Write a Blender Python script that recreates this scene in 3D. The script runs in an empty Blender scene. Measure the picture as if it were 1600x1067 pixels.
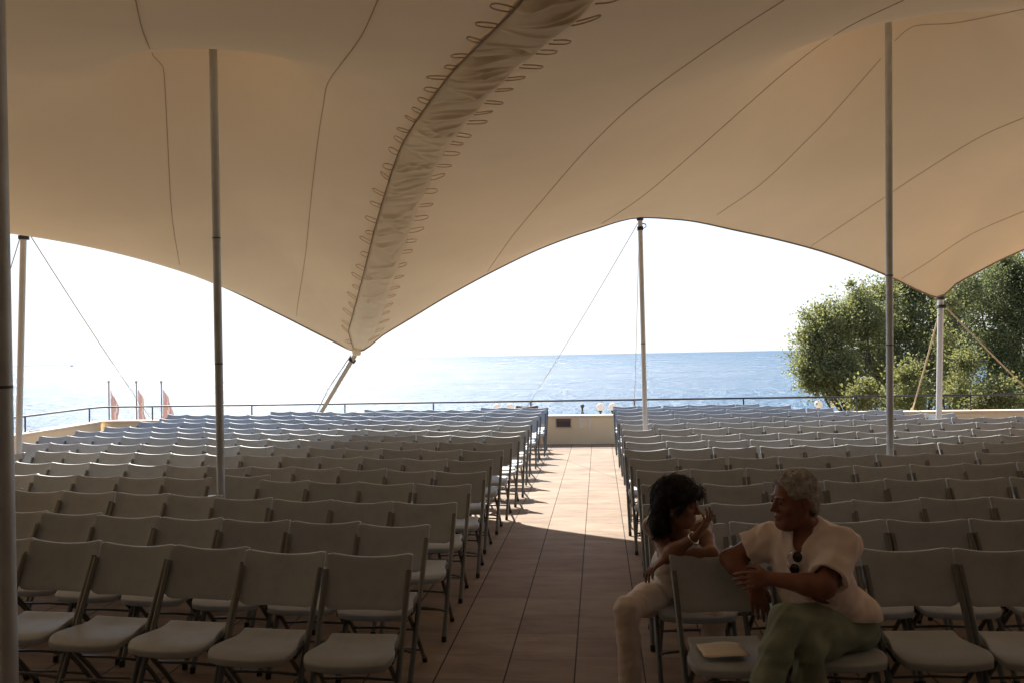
import bpy, bmesh, math, random
import numpy as np
from mathutils import Vector, Matrix

random.seed(7)
rng = np.random.default_rng(11)
R = math.radians
sc = bpy.context.scene
COL = sc.collection

# ------------------------------------------------------------------ camera
CAM_Z = 1.87
FPX = 1291.0                                   # focal length in photo pixels (1600 wide)
YAW, PITCH, ROLL = R(5.97), R(0.97), R(1.12)
F0 = Vector((-math.sin(YAW), math.cos(YAW), 0))
R0 = Vector((math.cos(YAW), math.sin(YAW), 0))
Fc = (F0 * math.cos(PITCH) + Vector((0, 0, 1)) * math.sin(PITCH)).normalized()
U0 = R0.cross(Fc)
Rc = R0 * math.cos(ROLL) - U0 * math.sin(ROLL)
Uc = R0 * math.sin(ROLL) + U0 * math.cos(ROLL)
CAM = Vector((0, 0, CAM_Z))
cam_d = bpy.data.cameras.new('camera')
cam = bpy.data.objects.new('camera', cam_d)
COL.objects.link(cam)
cam_d.sensor_width = 36.0
cam_d.lens = 36.0 * FPX / 1600.0
cam_d.clip_start = 0.05
cam_d.clip_end = 90000
mw = Matrix((Rc, Uc, -Fc)).transposed().to_4x4()
mw.translation = CAM
cam.matrix_world = mw
sc.camera = cam


def ray(px, py):
    return Fc + Rc * ((px - 800.0) / FPX) + Uc * ((533.5 - py) / FPX)


def P(px, py, d):
    """point seen at photo pixel (px, py), d metres in front of the camera"""
    return CAM + ray(px, py) * d


def on_z(px, py, z):
    r = ray(px, py)
    return CAM + r * ((z - CAM_Z) / r.z)


def proj(p):
    v = Vector(p) - CAM
    d = v.dot(Fc)
    if d < 0.05:
        return (-9999, -9999, d)
    return (800 + FPX * v.dot(Rc) / d, 533.5 - FPX * v.dot(Uc) / d, d)


# ------------------------------------------------------------------ world, sun, exposure
SUN_AZ, SUN_EL = R(21.5), R(41.0)              # azimuth to the left of the aisle direction (+Y)
SUN_DIR = Vector((-math.sin(SUN_AZ) * math.cos(SUN_EL), math.cos(SUN_AZ) * math.cos(SUN_EL), math.sin(SUN_EL)))
world = bpy.data.worlds.new('World')
sc.world = world
world.use_nodes = True
wn, wl = world.node_tree.nodes, world.node_tree.links
bg = wn['Background']
sky = wn.new('ShaderNodeTexSky')
sky.sky_type = 'NISHITA'
sky.sun_disc = False
sky.sun_elevation = SUN_EL
sky.sun_rotation = -SUN_AZ
sky.altitude = 30
sky.air_density = 1.0
sky.dust_density = 0.6
sky.ozone_density = 1.5
wc = wn.new('ShaderNodeTexCoord')
wm = wn.new('ShaderNodeMapping')
wm.inputs['Scale'].default_value = (2.2, 2.2, 9.0)
wnz = wn.new('ShaderNodeTexNoise')
wnz.inputs['Scale'].default_value = 1.6
wnz.inputs['Detail'].default_value = 7
wnz.inputs['Roughness'].default_value = 0.6
wr = wn.new('ShaderNodeValToRGB')
wr.color_ramp.elements[0].position = 0.46
wr.color_ramp.elements[0].color = (0, 0, 0, 1)
wr.color_ramp.elements[1].position = 0.72
wr.color_ramp.elements[1].color = (0.55, 0.55, 0.55, 1)
wmix = wn.new('ShaderNodeMix')
wmix.data_type = 'RGBA'
wl.new(wc.outputs['Generated'], wm.inputs['Vector'])
wl.new(wm.outputs['Vector'], wnz.inputs['Vector'])
wl.new(wnz.outputs['Fac'], wr.inputs['Fac'])
wl.new(wr.outputs['Color'], wmix.inputs['Factor'])
wl.new(sky.outputs['Color'], wmix.inputs['A'])
wmix.inputs['B'].default_value = (9.0, 9.2, 9.4, 1)
# white sea haze round the sun's side of the sky
wdot = wn.new('ShaderNodeVectorMath')
wdot.operation = 'DOT_PRODUCT'
wdot.inputs[1].default_value = SUN_DIR
wnrm = wn.new('ShaderNodeVectorMath')
wnrm.operation = 'NORMALIZE'
wl.new(wc.outputs['Generated'], wnrm.inputs[0])
wl.new(wnrm.outputs['Vector'], wdot.inputs[0])
wmr = wn.new('ShaderNodeMapRange')
wmr.interpolation_type = 'SMOOTHSTEP'
wmr.inputs['From Min'].default_value = 0.57
wmr.inputs['From Max'].default_value = 0.95
wmr.inputs['To Max'].default_value = 0.55
wl.new(wdot.outputs['Value'], wmr.inputs['Value'])
wmix2 = wn.new('ShaderNodeMix')
wmix2.data_type = 'RGBA'
wl.new(wmr.outputs['Result'], wmix2.inputs['Factor'])
wl.new(wmix.outputs['Result'], wmix2.inputs['A'])
wmix2.inputs['B'].default_value = (9.6, 9.4, 9.1, 1)
# pale haze low over the horizon
wsep = wn.new('ShaderNodeSeparateXYZ')
wl.new(wnrm.outputs['Vector'], wsep.inputs['Vector'])
whz = wn.new('ShaderNodeMapRange')
whz.interpolation_type = 'SMOOTHSTEP'
whz.inputs['From Min'].default_value = -0.02
whz.inputs['From Max'].default_value = 0.36
whz.inputs['To Min'].default_value = 0.93
whz.inputs['To Max'].default_value = 0.0
wl.new(wsep.outputs['Z'], whz.inputs['Value'])
wmix3 = wn.new('ShaderNodeMix')
wmix3.data_type = 'RGBA'
wl.new(whz.outputs['Result'], wmix3.inputs['Factor'])
wl.new(wmix2.outputs['Result'], wmix3.inputs['A'])
wmix3.inputs['B'].default_value = (8.5, 7.8, 7.0, 1)
# white balance
wb = wn.new('ShaderNodeMix')
wb.data_type = 'RGBA'
wb.blend_type = 'MULTIPLY'
wb.inputs['Factor'].default_value = 1.0
wb.inputs['B'].default_value = (0.86, 0.97, 1.12, 1)
wl.new(wmix3.outputs['Result'], wb.inputs['A'])
wl.new(wb.outputs['Result'], bg.inputs['Color'])
bg.inputs['Strength'].default_value = 0.058

sun_d = bpy.data.lights.new('sun', 'SUN')
sun_d.energy = 4.8
sun_d.angle = R(0.53)
sun_d.color = (1.0, 0.95, 0.87)
sun = bpy.data.objects.new('sun', sun_d)
sun.rotation_euler = SUN_DIR.to_track_quat('Z', 'Y').to_euler()
sun.location = (-6, 14, 20)
COL.objects.link(sun)

sc.view_settings.view_transform = 'Standard'
sc.view_settings.look = 'None'
sc.view_settings.exposure = 1.38
sc.view_settings.gamma = 1.0
sc.cycles.max_bounces = 10
sc.cycles.diffuse_bounces = 6
sc.cycles.glossy_bounces = 4
sc.cycles.sample_clamp_indirect = 6.0


# ------------------------------------------------------------------ materials
def nmat(name, rgb, rough=0.6, metal=0.0, noise=0.0, nscale=8.0, bump=0.0, bscale=40.0, spec=0.5,
         transl=0.0, tcol=None, rgb2=None):
    m = bpy.data.materials.new(name)
    m.use_nodes = True
    nt = m.node_tree
    n, l = nt.nodes, nt.links
    b = n['Principled BSDF']
    b.inputs['Base Color'].default_value = (*rgb, 1)
    b.inputs['Roughness'].default_value = rough
    b.inputs['Metallic'].default_value = metal
    b.inputs['Specular IOR Level'].default_value = spec
    tc = n.new('ShaderNodeTexCoord')
    if noise > 0 or rgb2:
        t = n.new('ShaderNodeTexNoise')
        t.inputs['Scale'].default_value = nscale
        t.inputs['Detail'].default_value = 5
        l.new(tc.outputs['Object'], t.inputs['Vector'])
        r = n.new('ShaderNodeValToRGB')
        c2 = rgb2 if rgb2 else tuple(c * (1 - noise) for c in rgb)
        r.color_ramp.elements[0].position = 0.35
        r.color_ramp.elements[0].color = (*c2, 1)
        r.color_ramp.elements[1].position = 0.65
        r.color_ramp.elements[1].color = (*[min(1, c * (1 + noise * 0.5)) for c in rgb], 1)
        l.new(t.outputs['Fac'], r.inputs['Fac'])
        l.new(r.outputs['Color'], b.inputs['Base Color'])
    if bump > 0:
        t2 = n.new('ShaderNodeTexNoise')
        t2.inputs['Scale'].default_value = bscale
        t2.inputs['Detail'].default_value = 6
        l.new(tc.outputs['Object'], t2.inputs['Vector'])
        bp = n.new('ShaderNodeBump')
        bp.inputs['Strength'].default_value = bump
        bp.inputs['Distance'].default_value = 0.02
        l.new(t2.outputs['Fac'], bp.inputs['Height'])
        l.new(bp.outputs['Normal'], b.inputs['Normal'])
    if transl > 0:
        tr = n.new('ShaderNodeBsdfTranslucent')
        tr.inputs['Color'].default_value = (*(tcol or rgb), 1)
        mx = n.new('ShaderNodeMixShader')
        mx.inputs['Fac'].default_value = transl
        out = n['Material Output']
        l.new(b.outputs['BSDF'], mx.inputs[1])
        l.new(tr.outputs['BSDF'], mx.inputs[2])
        l.new(mx.outputs['Shader'], out.inputs['Surface'])
    return m


M = {}
M['tent'] = nmat('tent_fabric', (0.87, 0.705, 0.475), 0.85, noise=0.07, nscale=0.6, bump=0.22, bscale=4.5, spec=0.15,
                 transl=0.028, tcol=(0.8, 0.58, 0.37))
M['flap'] = nmat('flap_fabric', (0.93, 0.77, 0.53), 0.85, noise=0.06, nscale=3, bump=0.06, bscale=20, spec=0.15)
M['seam'] = nmat('seam_thread', (0.48, 0.34, 0.22), 0.9)
M['hem'] = nmat('hem_webbing', (0.30, 0.22, 0.15), 0.9)
M['loop'] = nmat('loop_cord', (0.66, 0.50, 0.34), 0.9)
M['pole'] = nmat('galvanised_pole', (0.56, 0.60, 0.63), 0.45, 0.3, noise=0.12, nscale=6)
M['pole_white'] = nmat('painted_pole', (0.72, 0.71, 0.70), 0.4, 0.2, noise=0.06, nscale=5)
M['joint'] = nmat('pole_joint', (0.12, 0.11, 0.10), 0.6)
M['rope'] = nmat('rope_fibre', (0.55, 0.44, 0.28), 0.9, noise=0.25, nscale=60)
M['strap'] = nmat('webbing_strap', (0.50, 0.37, 0.22), 0.85, noise=0.2, nscale=40)
M['plastic'] = nmat('chair_plastic', (0.40, 0.435, 0.465), 0.5, noise=0.05, nscale=4, bump=0.06, bscale=150)
M['frame'] = nmat('chair_frame_metal', (0.17, 0.175, 0.17), 0.36, 0.5, noise=0.1, nscale=10)
M['rubber'] = nmat('black_rubber', (0.02, 0.02, 0.02), 0.7)
M['hinge'] = nmat('dark_hinge', (0.05, 0.05, 0.055), 0.5, 0.3)
M['wood'] = nmat('brown_wood', (0.30, 0.15, 0.07), 0.5, noise=0.3, nscale=14)
M['wall'] = nmat('ochre_render', (0.86, 0.70, 0.46), 0.9, noise=0.07, nscale=1.5, bump=0.12, bscale=30, spec=0.2)
M['coping'] = nmat('wall_coping', (0.72, 0.60, 0.46), 0.85, noise=0.08, nscale=3)
M['rail'] = nmat('dark_rail_metal', (0.06, 0.055, 0.055), 0.5, 0.4)
M['louver'] = nmat('vent_metal', (0.20, 0.19, 0.20), 0.5, 0.4)
M['vent_top'] = nmat('vent_rust', (0.16, 0.08, 0.05), 0.8)
M['vent_frame'] = nmat('vent_frame', (0.60, 0.50, 0.40), 0.7)
M['white'] = nmat('white_plastic', (0.80, 0.79, 0.76), 0.5)
M['box_grey'] = nmat('grey_cover', (0.36, 0.37, 0.33), 0.7, noise=0.1)
M['globe'] = nmat('opal_globe', (0.86, 0.82, 0.78), 0.25, transl=0.5, tcol=(0.95, 0.88, 0.82))
M['lamp_iron'] = nmat('lamp_iron', (0.05, 0.09, 0.08), 0.5, 0.4)
M['flag_red'] = nmat('flag_cloth', (0.46, 0.22, 0.19), 0.85, transl=0.16, tcol=(0.66, 0.42, 0.38))
M['flag_white'] = nmat('flag_cloth_white', (0.66, 0.58, 0.54), 0.85, transl=0.2)
M['flag_staff'] = nmat('flag_staff', (0.36, 0.28, 0.24), 0.6)
M['parasol'] = nmat('parasol_cloth', (0.42, 0.30, 0.22), 0.85, noise=0.1)
M['hull'] = nmat('boat_hull', (0.25, 0.27, 0.30), 0.6)
M['paper'] = nmat('paper_sheet', (0.80, 0.70, 0.55), 0.8, noise=0.05, nscale=5)
M['skin_w'] = nmat('skin_tanned', (0.27, 0.135, 0.085), 0.5, noise=0.10, nscale=16, spec=0.35)
M['skin_m'] = nmat('skin_ruddy', (0.25, 0.105, 0.068), 0.5, noise=0.14, nscale=18, spec=0.35)
M['hair_dark'] = nmat('hair_dark', (0.012, 0.009, 0.008), 0.45, noise=0.4, nscale=30, bump=0.5, bscale=55)
M['hair_grey'] = nmat('hair_grey', (0.52, 0.49, 0.46), 0.7, noise=0.35, nscale=40, bump=0.5, bscale=120)
M['blouse'] = nmat('cream_cotton', (0.86, 0.80, 0.74), 0.9, noise=0.06, nscale=10, bump=0.1, bscale=60, spec=0.2)
M['trouser_w'] = nmat('cream_trousers', (0.76, 0.66, 0.60), 0.9, noise=0.07, nscale=9, bump=0.1, bscale=60, spec=0.2)
M['shirt'] = nmat('pink_shirt', (0.84, 0.72, 0.67), 0.9, noise=0.07, nscale=10, bump=0.1, bscale=60, spec=0.2)
M['trouser_m'] = nmat('green_trousers', (0.26, 0.30, 0.23), 0.9, noise=0.12, nscale=9, bump=0.12, bscale=70, spec=0.2)
M['belt'] = nmat('dark_belt', (0.03, 0.022, 0.018), 0.5)
M['lens'] = nmat('dark_lens', (0.006, 0.006, 0.006), 0.08, spec=0.9)
M['silver'] = nmat('silver', (0.75, 0.74, 0.72), 0.2, 1.0)
M['eye'] = nmat('eye_dark', (0.03, 0.02, 0.02), 0.2)
M['leather'] = nmat('dark_leather', (0.05, 0.03, 0.02), 0.5)
M['trunk'] = nmat('bark', (0.10, 0.075, 0.055), 0.95, noise=0.4, nscale=12, bump=0.6, bscale=20)



def vary(m, amt=.10):
    # each chair its own shade of age
    nt = m.node_tree
    n, l = nt.nodes, nt.links
    b = n['Principled BSDF']
    src = b.inputs['Base Color'].links[0].from_socket
    oi = n.new('ShaderNodeObjectInfo')
    mr = n.new('ShaderNodeMapRange')
    mr.inputs['To Min'].default_value = 1 - amt
    mr.inputs['To Max'].default_value = 1 + amt
    l.new(oi.outputs['Random'], mr.inputs['Value'])
    tc = n.new('ShaderNodeTexCoord')
    vm = n.new('ShaderNodeVectorMath')
    vm.operation = 'ADD'
    l.new(tc.outputs['Object'], vm.inputs[0])
    l.new(oi.outputs['Location'], vm.inputs[1])
    sc_ = n.new('ShaderNodeTexNoise')
    sc_.inputs['Scale'].default_value = 9
    sc_.inputs['Detail'].default_value = 9
    sc_.inputs['Roughness'].default_value = .75
    l.new(vm.outputs['Vector'], sc_.inputs['Vector'])
    rr = n.new('ShaderNodeMapRange')
    rr.inputs['From Min'].default_value = .30
    rr.inputs['From Max'].default_value = .52
    rr.inputs['To Min'].default_value = .84
    rr.inputs['To Max'].default_value = 1.0
    l.new(sc_.outputs['Fac'], rr.inputs['Value'])
    mu = n.new('ShaderNodeMath')
    mu.operation = 'MULTIPLY'
    l.new(mr.outputs['Result'], mu.inputs[0])
    l.new(rr.outputs['Result'], mu.inputs[1])
    sv = n.new('ShaderNodeVectorMath')
    sv.operation = 'SCALE'
    l.new(src, sv.inputs[0])
    l.new(mu.outputs['Value'], sv.inputs['Scale'])
    l.new(sv.outputs['Vector'], b.inputs['Base Color'])


vary(M['plastic'])


# ------------------------------------------------------------------ helpers
def props(o, label=None, cat=None, group=None, kind=None):
    if label: o['label'] = label
    if cat: o['category'] = cat
    if group: o['group'] = group
    if kind: o['kind'] = kind
    return o


def mesh_obj(name, verts, faces, mat, parent=None, smooth=True, mats=None, mat_idx=None):
    me = bpy.data.meshes.new(name)
    if isinstance(verts, np.ndarray) and isinstance(faces, np.ndarray):
        nv, nf, k = len(verts), len(faces), faces.shape[1]
        me.vertices.add(nv)
        me.vertices.foreach_set('co', verts.astype(np.float32).ravel())
        me.loops.add(nf * k)
        me.loops.foreach_set('vertex_index', faces.astype(np.int32).ravel())
        me.polygons.add(nf)
        me.polygons.foreach_set('loop_start', np.arange(0, nf * k, k, dtype=np.int32))
        me.update(calc_edges=True)
        me.validate()
    else:
        me.from_pydata([tuple(v) for v in verts], [], faces)
        me.update()
    for m in (mats or [mat]):
        me.materials.append(m)
    if mat_idx is not None:
        me.polygons.foreach_set('material_index', np.array(mat_idx, dtype=np.int32))
    if smooth:
        me.polygons.foreach_set('use_smooth', np.ones(len(me.polygons), dtype=bool))
    o = bpy.data.objects.new(name, me)
    COL.objects.link(o)
    if parent is not None:
        o.parent = parent
    return o


def empty(name, loc=(0, 0, 0), rz=0.0):
    o = bpy.data.objects.new(name, None)
    o.empty_display_size = 0.1
    COL.objects.link(o)
    o.location = loc
    o.rotation_euler = (0, 0, rz)
    return o


class MB:
    """collects shapes into one mesh"""
    def __init__(s):
        s.v, s.f, s.m = [], [], []

    def add(s, vs, fs, mi=0):
        n = len(s.v)
        s.v += [tuple(v) for v in vs]
        s.f += [tuple(i + n for i in f) for f in fs]
        s.m += [mi] * len(fs)

    def tube(s, pts, r, n=10, mi=0, cap=True, closed=False):
        pts = [Vector(p) for p in pts]
        N = len(pts)
        rs = r if isinstance(r, (list, tuple)) else [r] * N
        vs, fs = [], []
        up = None
        for i, p in enumerate(pts):
            if closed:
                t = (pts[(i + 1) % N] - pts[i - 1]).normalized()
            else:
                t = (pts[min(i + 1, N - 1)] - pts[max(i - 1, 0)]).normalized()
            if up is None:
                up = Vector((0, 0, 1)) if abs(t.z) < 0.9 else Vector((1, 0, 0))
            a = (up - t * up.dot(t))
            if a.length < 1e-5:
                a = t.orthogonal()
            a.normalize()
            b = t.cross(a)
            up = a
            for k in range(n):
                th = 2 * math.pi * k / n
                vs.append(p + a * (rs[i] * math.cos(th)) + b * (rs[i] * math.sin(th)))
        for i in range(N if closed else N - 1):
            j = (i + 1) % N
            for k in range(n):
                k2 = (k + 1) % n
                fs.append((i * n + k, i * n + k2, j * n + k2, j * n + k))
        if cap and not closed:
            fs.append(tuple(range(n - 1, -1, -1)))
            fs.append(tuple((N - 1) * n + k for k in range(n)))
        s.add(vs, fs, mi)

    def box(s, c, size, mi=0, rot=None, bev=0.0):
        bm = bmesh.new()
        bmesh.ops.create_cube(bm, size=1.0)
        bmesh.ops.scale(bm, vec=Vector(size), verts=bm.verts)
        if bev > 0:
            bmesh.ops.bevel(bm, geom=bm.edges[:], offset=bev, segments=2, affect='EDGES', profile=0.5)
        if rot is not None:
            bmesh.ops.rotate(bm, matrix=rot, verts=bm.verts)
        bmesh.ops.translate(bm, vec=Vector(c), verts=bm.verts)
        bm.verts.index_update()
        s.add([v.co.copy() for v in bm.verts], [[v.index for v in f.verts] for f in bm.faces], mi)
        bm.free()

    def ball(s, c, r, seg=16, rings=10, mi=0):
        c = Vector(c)
        rr = Vector((r, r, r)) if not isinstance(r, (tuple, list, Vector)) else Vector(r)
        vs = [c + Vector((0, 0, rr.z))]
        for i in range(1, rings):
            th = math.pi * i / rings
            for k in range(seg):
                ph = 2 * math.pi * k / seg
                vs.append(c + Vector((rr.x * math.sin(th) * math.cos(ph), rr.y * math.sin(th) * math.sin(ph), rr.z * math.cos(th))))
        vs.append(c - Vector((0, 0, rr.z)))
        fs = [(0, 1 + k, 1 + (k + 1) % seg) for k in range(seg)]
        for i in range(rings - 2):
            for k in range(seg):
                a = 1 + i * seg + k
                b = 1 + i * seg + (k + 1) % seg
                fs.append((a, a + seg, b + seg, b))
        L = len(vs) - 1
        base = 1 + (rings - 2) * seg
        fs += [(L, base + (k + 1) % seg, base + k) for k in range(seg)]
        s.add(vs, fs, mi)

    def build(s, name, mat, parent=None, smooth=True, mats=None):
        o = mesh_obj(name, s.v, s.f, mat, parent, smooth, mats, s.m if mats else None)
        return o


def sharpen(o, deg=35):
    me = o.data
    try:
        me.set_sharp_from_angle(angle=R(deg))
    except Exception:
        pass
    return o


# ------------------------------------------------------------------ setting: floor, land, sea
def floor_mat():
    m = bpy.data.materials.new('terrace_paving')
    m.use_nodes = True
    n, l = m.node_tree.nodes, m.node_tree.links
    b = n['Principled BSDF']
    tc = n.new('ShaderNodeTexCoord')
    jx = on_z(897, 1067, 0).x
    mp = n.new('ShaderNodeMapping')
    mp.inputs['Location'].default_value = (-jx, 0.1, 0)
    l.new(tc.outputs['Object'], mp.inputs['Vector'])

    def brick(w, h, mort, c1, c2, cm):
        br = n.new('ShaderNodeTexBrick')
        br.offset = 0.0
        br.inputs['Scale'].default_value = 1.0
        br.inputs['Brick Width'].default_value = w
        br.inputs['Row Height'].default_value = h
        br.inputs['Mortar Size'].default_value = mort
        br.inputs['Mortar Smooth'].default_value = 0.3
        br.inputs['Bias'].default_value = -0.1
        for nm, c in (('Color1', c1), ('Color2', c2), ('Mortar', cm)):
            br.inputs[nm].default_value = (*c, 1)
        l.new(mp.outputs['Vector'], br.inputs['Vector'])
        return br
    t1, t2 = (0.35, 0.273, 0.208), (0.282, 0.208, 0.156)
    cross = brick(0.405, 0.405, 0.003, t1, t2, (0.22, 0.165, 0.13))
    br = brick(0.405, 4000.0, 0.0055, (1, 1, 1), (1, 1, 1), (0.22, 0.18, 0.16))
    jm = n.new('ShaderNodeMix')
    jm.data_type = 'RGBA'
    jm.blend_type = 'MULTIPLY'
    jm.inputs['Factor'].default_value = 1.0
    l.new(cross.outputs['Color'], jm.inputs['A'])
    l.new(br.outputs['Color'], jm.inputs['B'])
    # across joints are much fainter than the ones along the aisle
    nz = n.new('ShaderNodeTexNoise')
    nz.inputs['Scale'].default_value = 2.3
    nz.inputs['Detail'].default_value = 8
    nz.inputs['Roughness'].default_value = 0.65
    mp2 = n.new('ShaderNodeMapping')
    mp2.inputs['Scale'].default_value = (1.0, 2.6, 1.0)
    l.new(tc.outputs['Object'], mp2.inputs['Vector'])
    l.new(mp2.outputs['Vector'], nz.inputs['Vector'])
    rp = n.new('ShaderNodeValToRGB')
    rp.color_ramp.elements[0].position = 0.3
    rp.color_ramp.elements[0].color = (0.66, 0.62, 0.58, 1)
    rp.color_ramp.elements[1].position = 0.7
    rp.color_ramp.elements[1].color = (1.06, 1.05, 1.03, 1)
    l.new(nz.outputs['Fac'], rp.inputs['Fac'])
    mx = n.new('ShaderNodeMix')
    mx.data_type = 'RGBA'
    mx.blend_type = 'MULTIPLY'
    mx.inputs['Factor'].default_value = 1.0
    l.new(jm.outputs['Result'], mx.inputs['A'])
    l.new(rp.outputs['Color'], mx.inputs['B'])
    l.new(mx.outputs['Result'], b.inputs['Base Color'])
    b.inputs['Roughness'].default_value = 0.7
    b.inputs['Specular IOR Level'].default_value = 0.1
    nb = n.new('ShaderNodeTexNoise')
    nb.inputs['Scale'].default_value = 14
    nb.inputs['Detail'].default_value = 8
    l.new(mp2.outputs['Vector'], nb.inputs['Vector'])
    ma = n.new('ShaderNodeMath')
    ma.operation = 'MULTIPLY_ADD'
    ma.inputs[1].default_value = -0.6
    l.new(br.outputs['Fac'], ma.inputs[0])
    l.new(nb.outputs['Fac'], ma.inputs[2])
    bp = n.new('ShaderNodeBump')
    bp.inputs['Strength'].default_value = 0.35
    bp.inputs['Distance'].default_value = 0.012
    l.new(ma.outputs['Value'], bp.inputs['Height'])
    l.new(bp.outputs['Normal'], b.inputs['Normal'])
    return m


def sea_mat():
    m = bpy.data.materials.new('sea_water')
    m.use_nodes = True
    n, l = m.node_tree.nodes, m.node_tree.links
    b = n['Principled BSDF']
    b.inputs['Base Color'].default_value = (0.009, 0.074, 0.155, 1)
    b.inputs['Roughness'].default_value = 0.16
    b.inputs['IOR'].default_value = 1.33
    b.inputs['Specular IOR Level'].default_value = 0.26
    tc = n.new('ShaderNodeTexCoord')
    hs = None
    for sx, sy, s, w in ((1, .55, 0.13, 1.0), (1, .6, 0.40, 0.5), (1, 1.0, 1.6, 0.12)):
        mp = n.new('ShaderNodeMapping')
        mp.inputs['Scale'].default_value = (sx, sy, 1)
        mp.inputs['Rotation'].default_value = (0, 0, R(8))
        l.new(tc.outputs['Object'], mp.inputs['Vector'])
        t = n.new('ShaderNodeTexNoise')
        t.inputs['Scale'].default_value = s
        t.inputs['Detail'].default_value = 4
        t.inputs['Roughness'].default_value = 0.6
        l.new(mp.outputs['Vector'], t.inputs['Vector'])
        a = n.new('ShaderNodeMath')
        a.operation = 'MULTIPLY'
        a.inputs[1].default_value = w
        l.new(t.outputs['Fac'], a.inputs[0])
        if hs is None:
            hs = a
        else:
            ad = n.new('ShaderNodeMath')
            ad.operation = 'ADD'
            l.new(hs.outputs[0], ad.inputs[0])
            l.new(a.outputs[0], ad.inputs[1])
            hs = ad
    bp = n.new('ShaderNodeBump')
    bp.inputs['Strength'].default_value = 1.0
    bp.inputs['Distance'].default_value = 3.2
    l.new(hs.outputs[0], bp.inputs['Height'])
    l.new(bp.outputs['Normal'], b.inputs['Normal'])
    # long calm and ruffled bands
    mp = n.new('ShaderNodeMapping')
    mp.inputs['Scale'].default_value = (0.0008, 0.006, 1)
    l.new(tc.outputs['Object'], mp.inputs['Vector'])
    t = n.new('ShaderNodeTexNoise')
    t.inputs['Scale'].default_value = 1.0
    t.inputs['Detail'].default_value = 3
    l.new(mp.outputs['Vector'], t.inputs['Vector'])
    r = n.new('ShaderNodeMapRange')
    r.inputs['From Min'].default_value = 0.35
    r.inputs['From Max'].default_value = 0.65
    r.inputs['To Min'].default_value = 0.22
    r.inputs['To Max'].default_value = 0.34
    l.new(t.outputs['Fac'], r.inputs['Value'])
    l.new(r.outputs['Result'], b.inputs['Roughness'])
    return m


WALL_Y = 17.35
WL0 = P(160, 655, 18.5)                      # left corner of the far wall
WL1 = P(16, 677, 15.1)                       # the left wall comes towards the camera
LC = Vector((WL0.x, WALL_Y, 0))
LD = Vector((WL1.x - WL0.x, WL1.y - WL0.y, 0)).normalized()
LE = LC + LD * 26
mesh_obj('terrace_floor', [(LE.x - 1, LE.y, 0), (22, -14, 0), (22, WALL_Y + 0.2, 0), (LC.x - .2, WALL_Y + .2, 0)], [(0, 1, 2, 3)], floor_mat(), smooth=False)['kind'] = 'structure'
# ground below the terrace with its slope down to the shore
gv = []
gf = []
NX, NYG = 40, 16
for j in range(NYG):
    for i in range(NX):
        x = -160 + 320 * i / (NX - 1)
        y = -40 + 105 * j / (NYG - 1)
        z = -4.6 - max(0, (y - 38)) * 0.33 + 0.25 * math.sin(x * .31 + y * .2)
        if x > 24: z += min(6, (x - 24) * 0.12)
        gv.append((x, y, z))
for j in range(NYG - 1):
    for i in range(NX - 1):
        a = j * NX + i
        gf.append((a, a + 1, a + NX + 1, a + NX))
M['earth'] = nmat('dry_ground', (0.20, 0.17, 0.11), 0.95, noise=0.4, nscale=0.4, bump=0.5, bscale=2)
mesh_obj('ground', gv, gf, M['earth'])['kind'] = 'structure'
S = 60000
mesh_obj('sea', [(-S, 30, -12.5), (S, 30, -12.5), (S, S, -12.5), (-S, S, -12.5)], [(0, 1, 2, 3)], sea_mat(), smooth=False)['kind'] = 'structure'

# unseen dark enclosure added behind the camera to keep the near chairs shaded
bw = MB()
bw.box((0, -5.2, 2.2), (44, .3, 5.4))
bw.box((0, -2.2, 4.3), (44, 6.0, .3))
bw.box((-17.5, -2.2, 2.0), (.3, 5.7, 4.2))
bw.box((17.5, -2.2, 2.0), (.3, 5.7, 4.2))
M['shade_box'] = nmat('shade_enclosure_dark', (0.16, 0.15, 0.14), 0.9, noise=0.2, nscale=2)
so = bw.build('shade_enclosure', M['shade_box'], None, False)
so['kind'] = 'structure'

# ------------------------------------------------------------------ parapet walls
WALL_H = 0.60


def wall_run(name, a, b, label, th=0.24):
    a, b = Vector(a), Vector(b)
    t = (b - a).normalized()
    nrm = Vector((-t.y, t.x, 0))
    root = empty(name, a)
    L = (b - a).length
    rot = Matrix.Rotation(math.atan2(t.y, t.x), 3, 'Z')
    w = MB()
    w.box((a + t * (L / 2) + nrm * (th / 2)) - a + Vector((0, 0, (WALL_H - 0.05) / 2 - .15)), (L, th, WALL_H - 0.05 + .3), 0, rot)
    w.build('wall_face', M['wall'], root, smooth=False)
    c = MB()
    c.box((a + t * (L / 2) + nrm * (th / 2)) - a + Vector((0, 0, WALL_H - 0.025)), (L, th + 0.05, 0.05), 0, rot, 0.012)
    c.build('coping', M['coping'], root, smooth=False)
    props(root, label, 'wall')
    return root


wall_run('parapet_wall', (LC.x, WALL_Y, 0), (22, WALL_Y, 0), 'low ochre parapet wall along the far sea end of the terrace')
wall_run('parapet_wall', LE, (LC.x + .10, WALL_Y - .1, 0), 'low ochre side wall slanting in along the left edge of the terrace')

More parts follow.
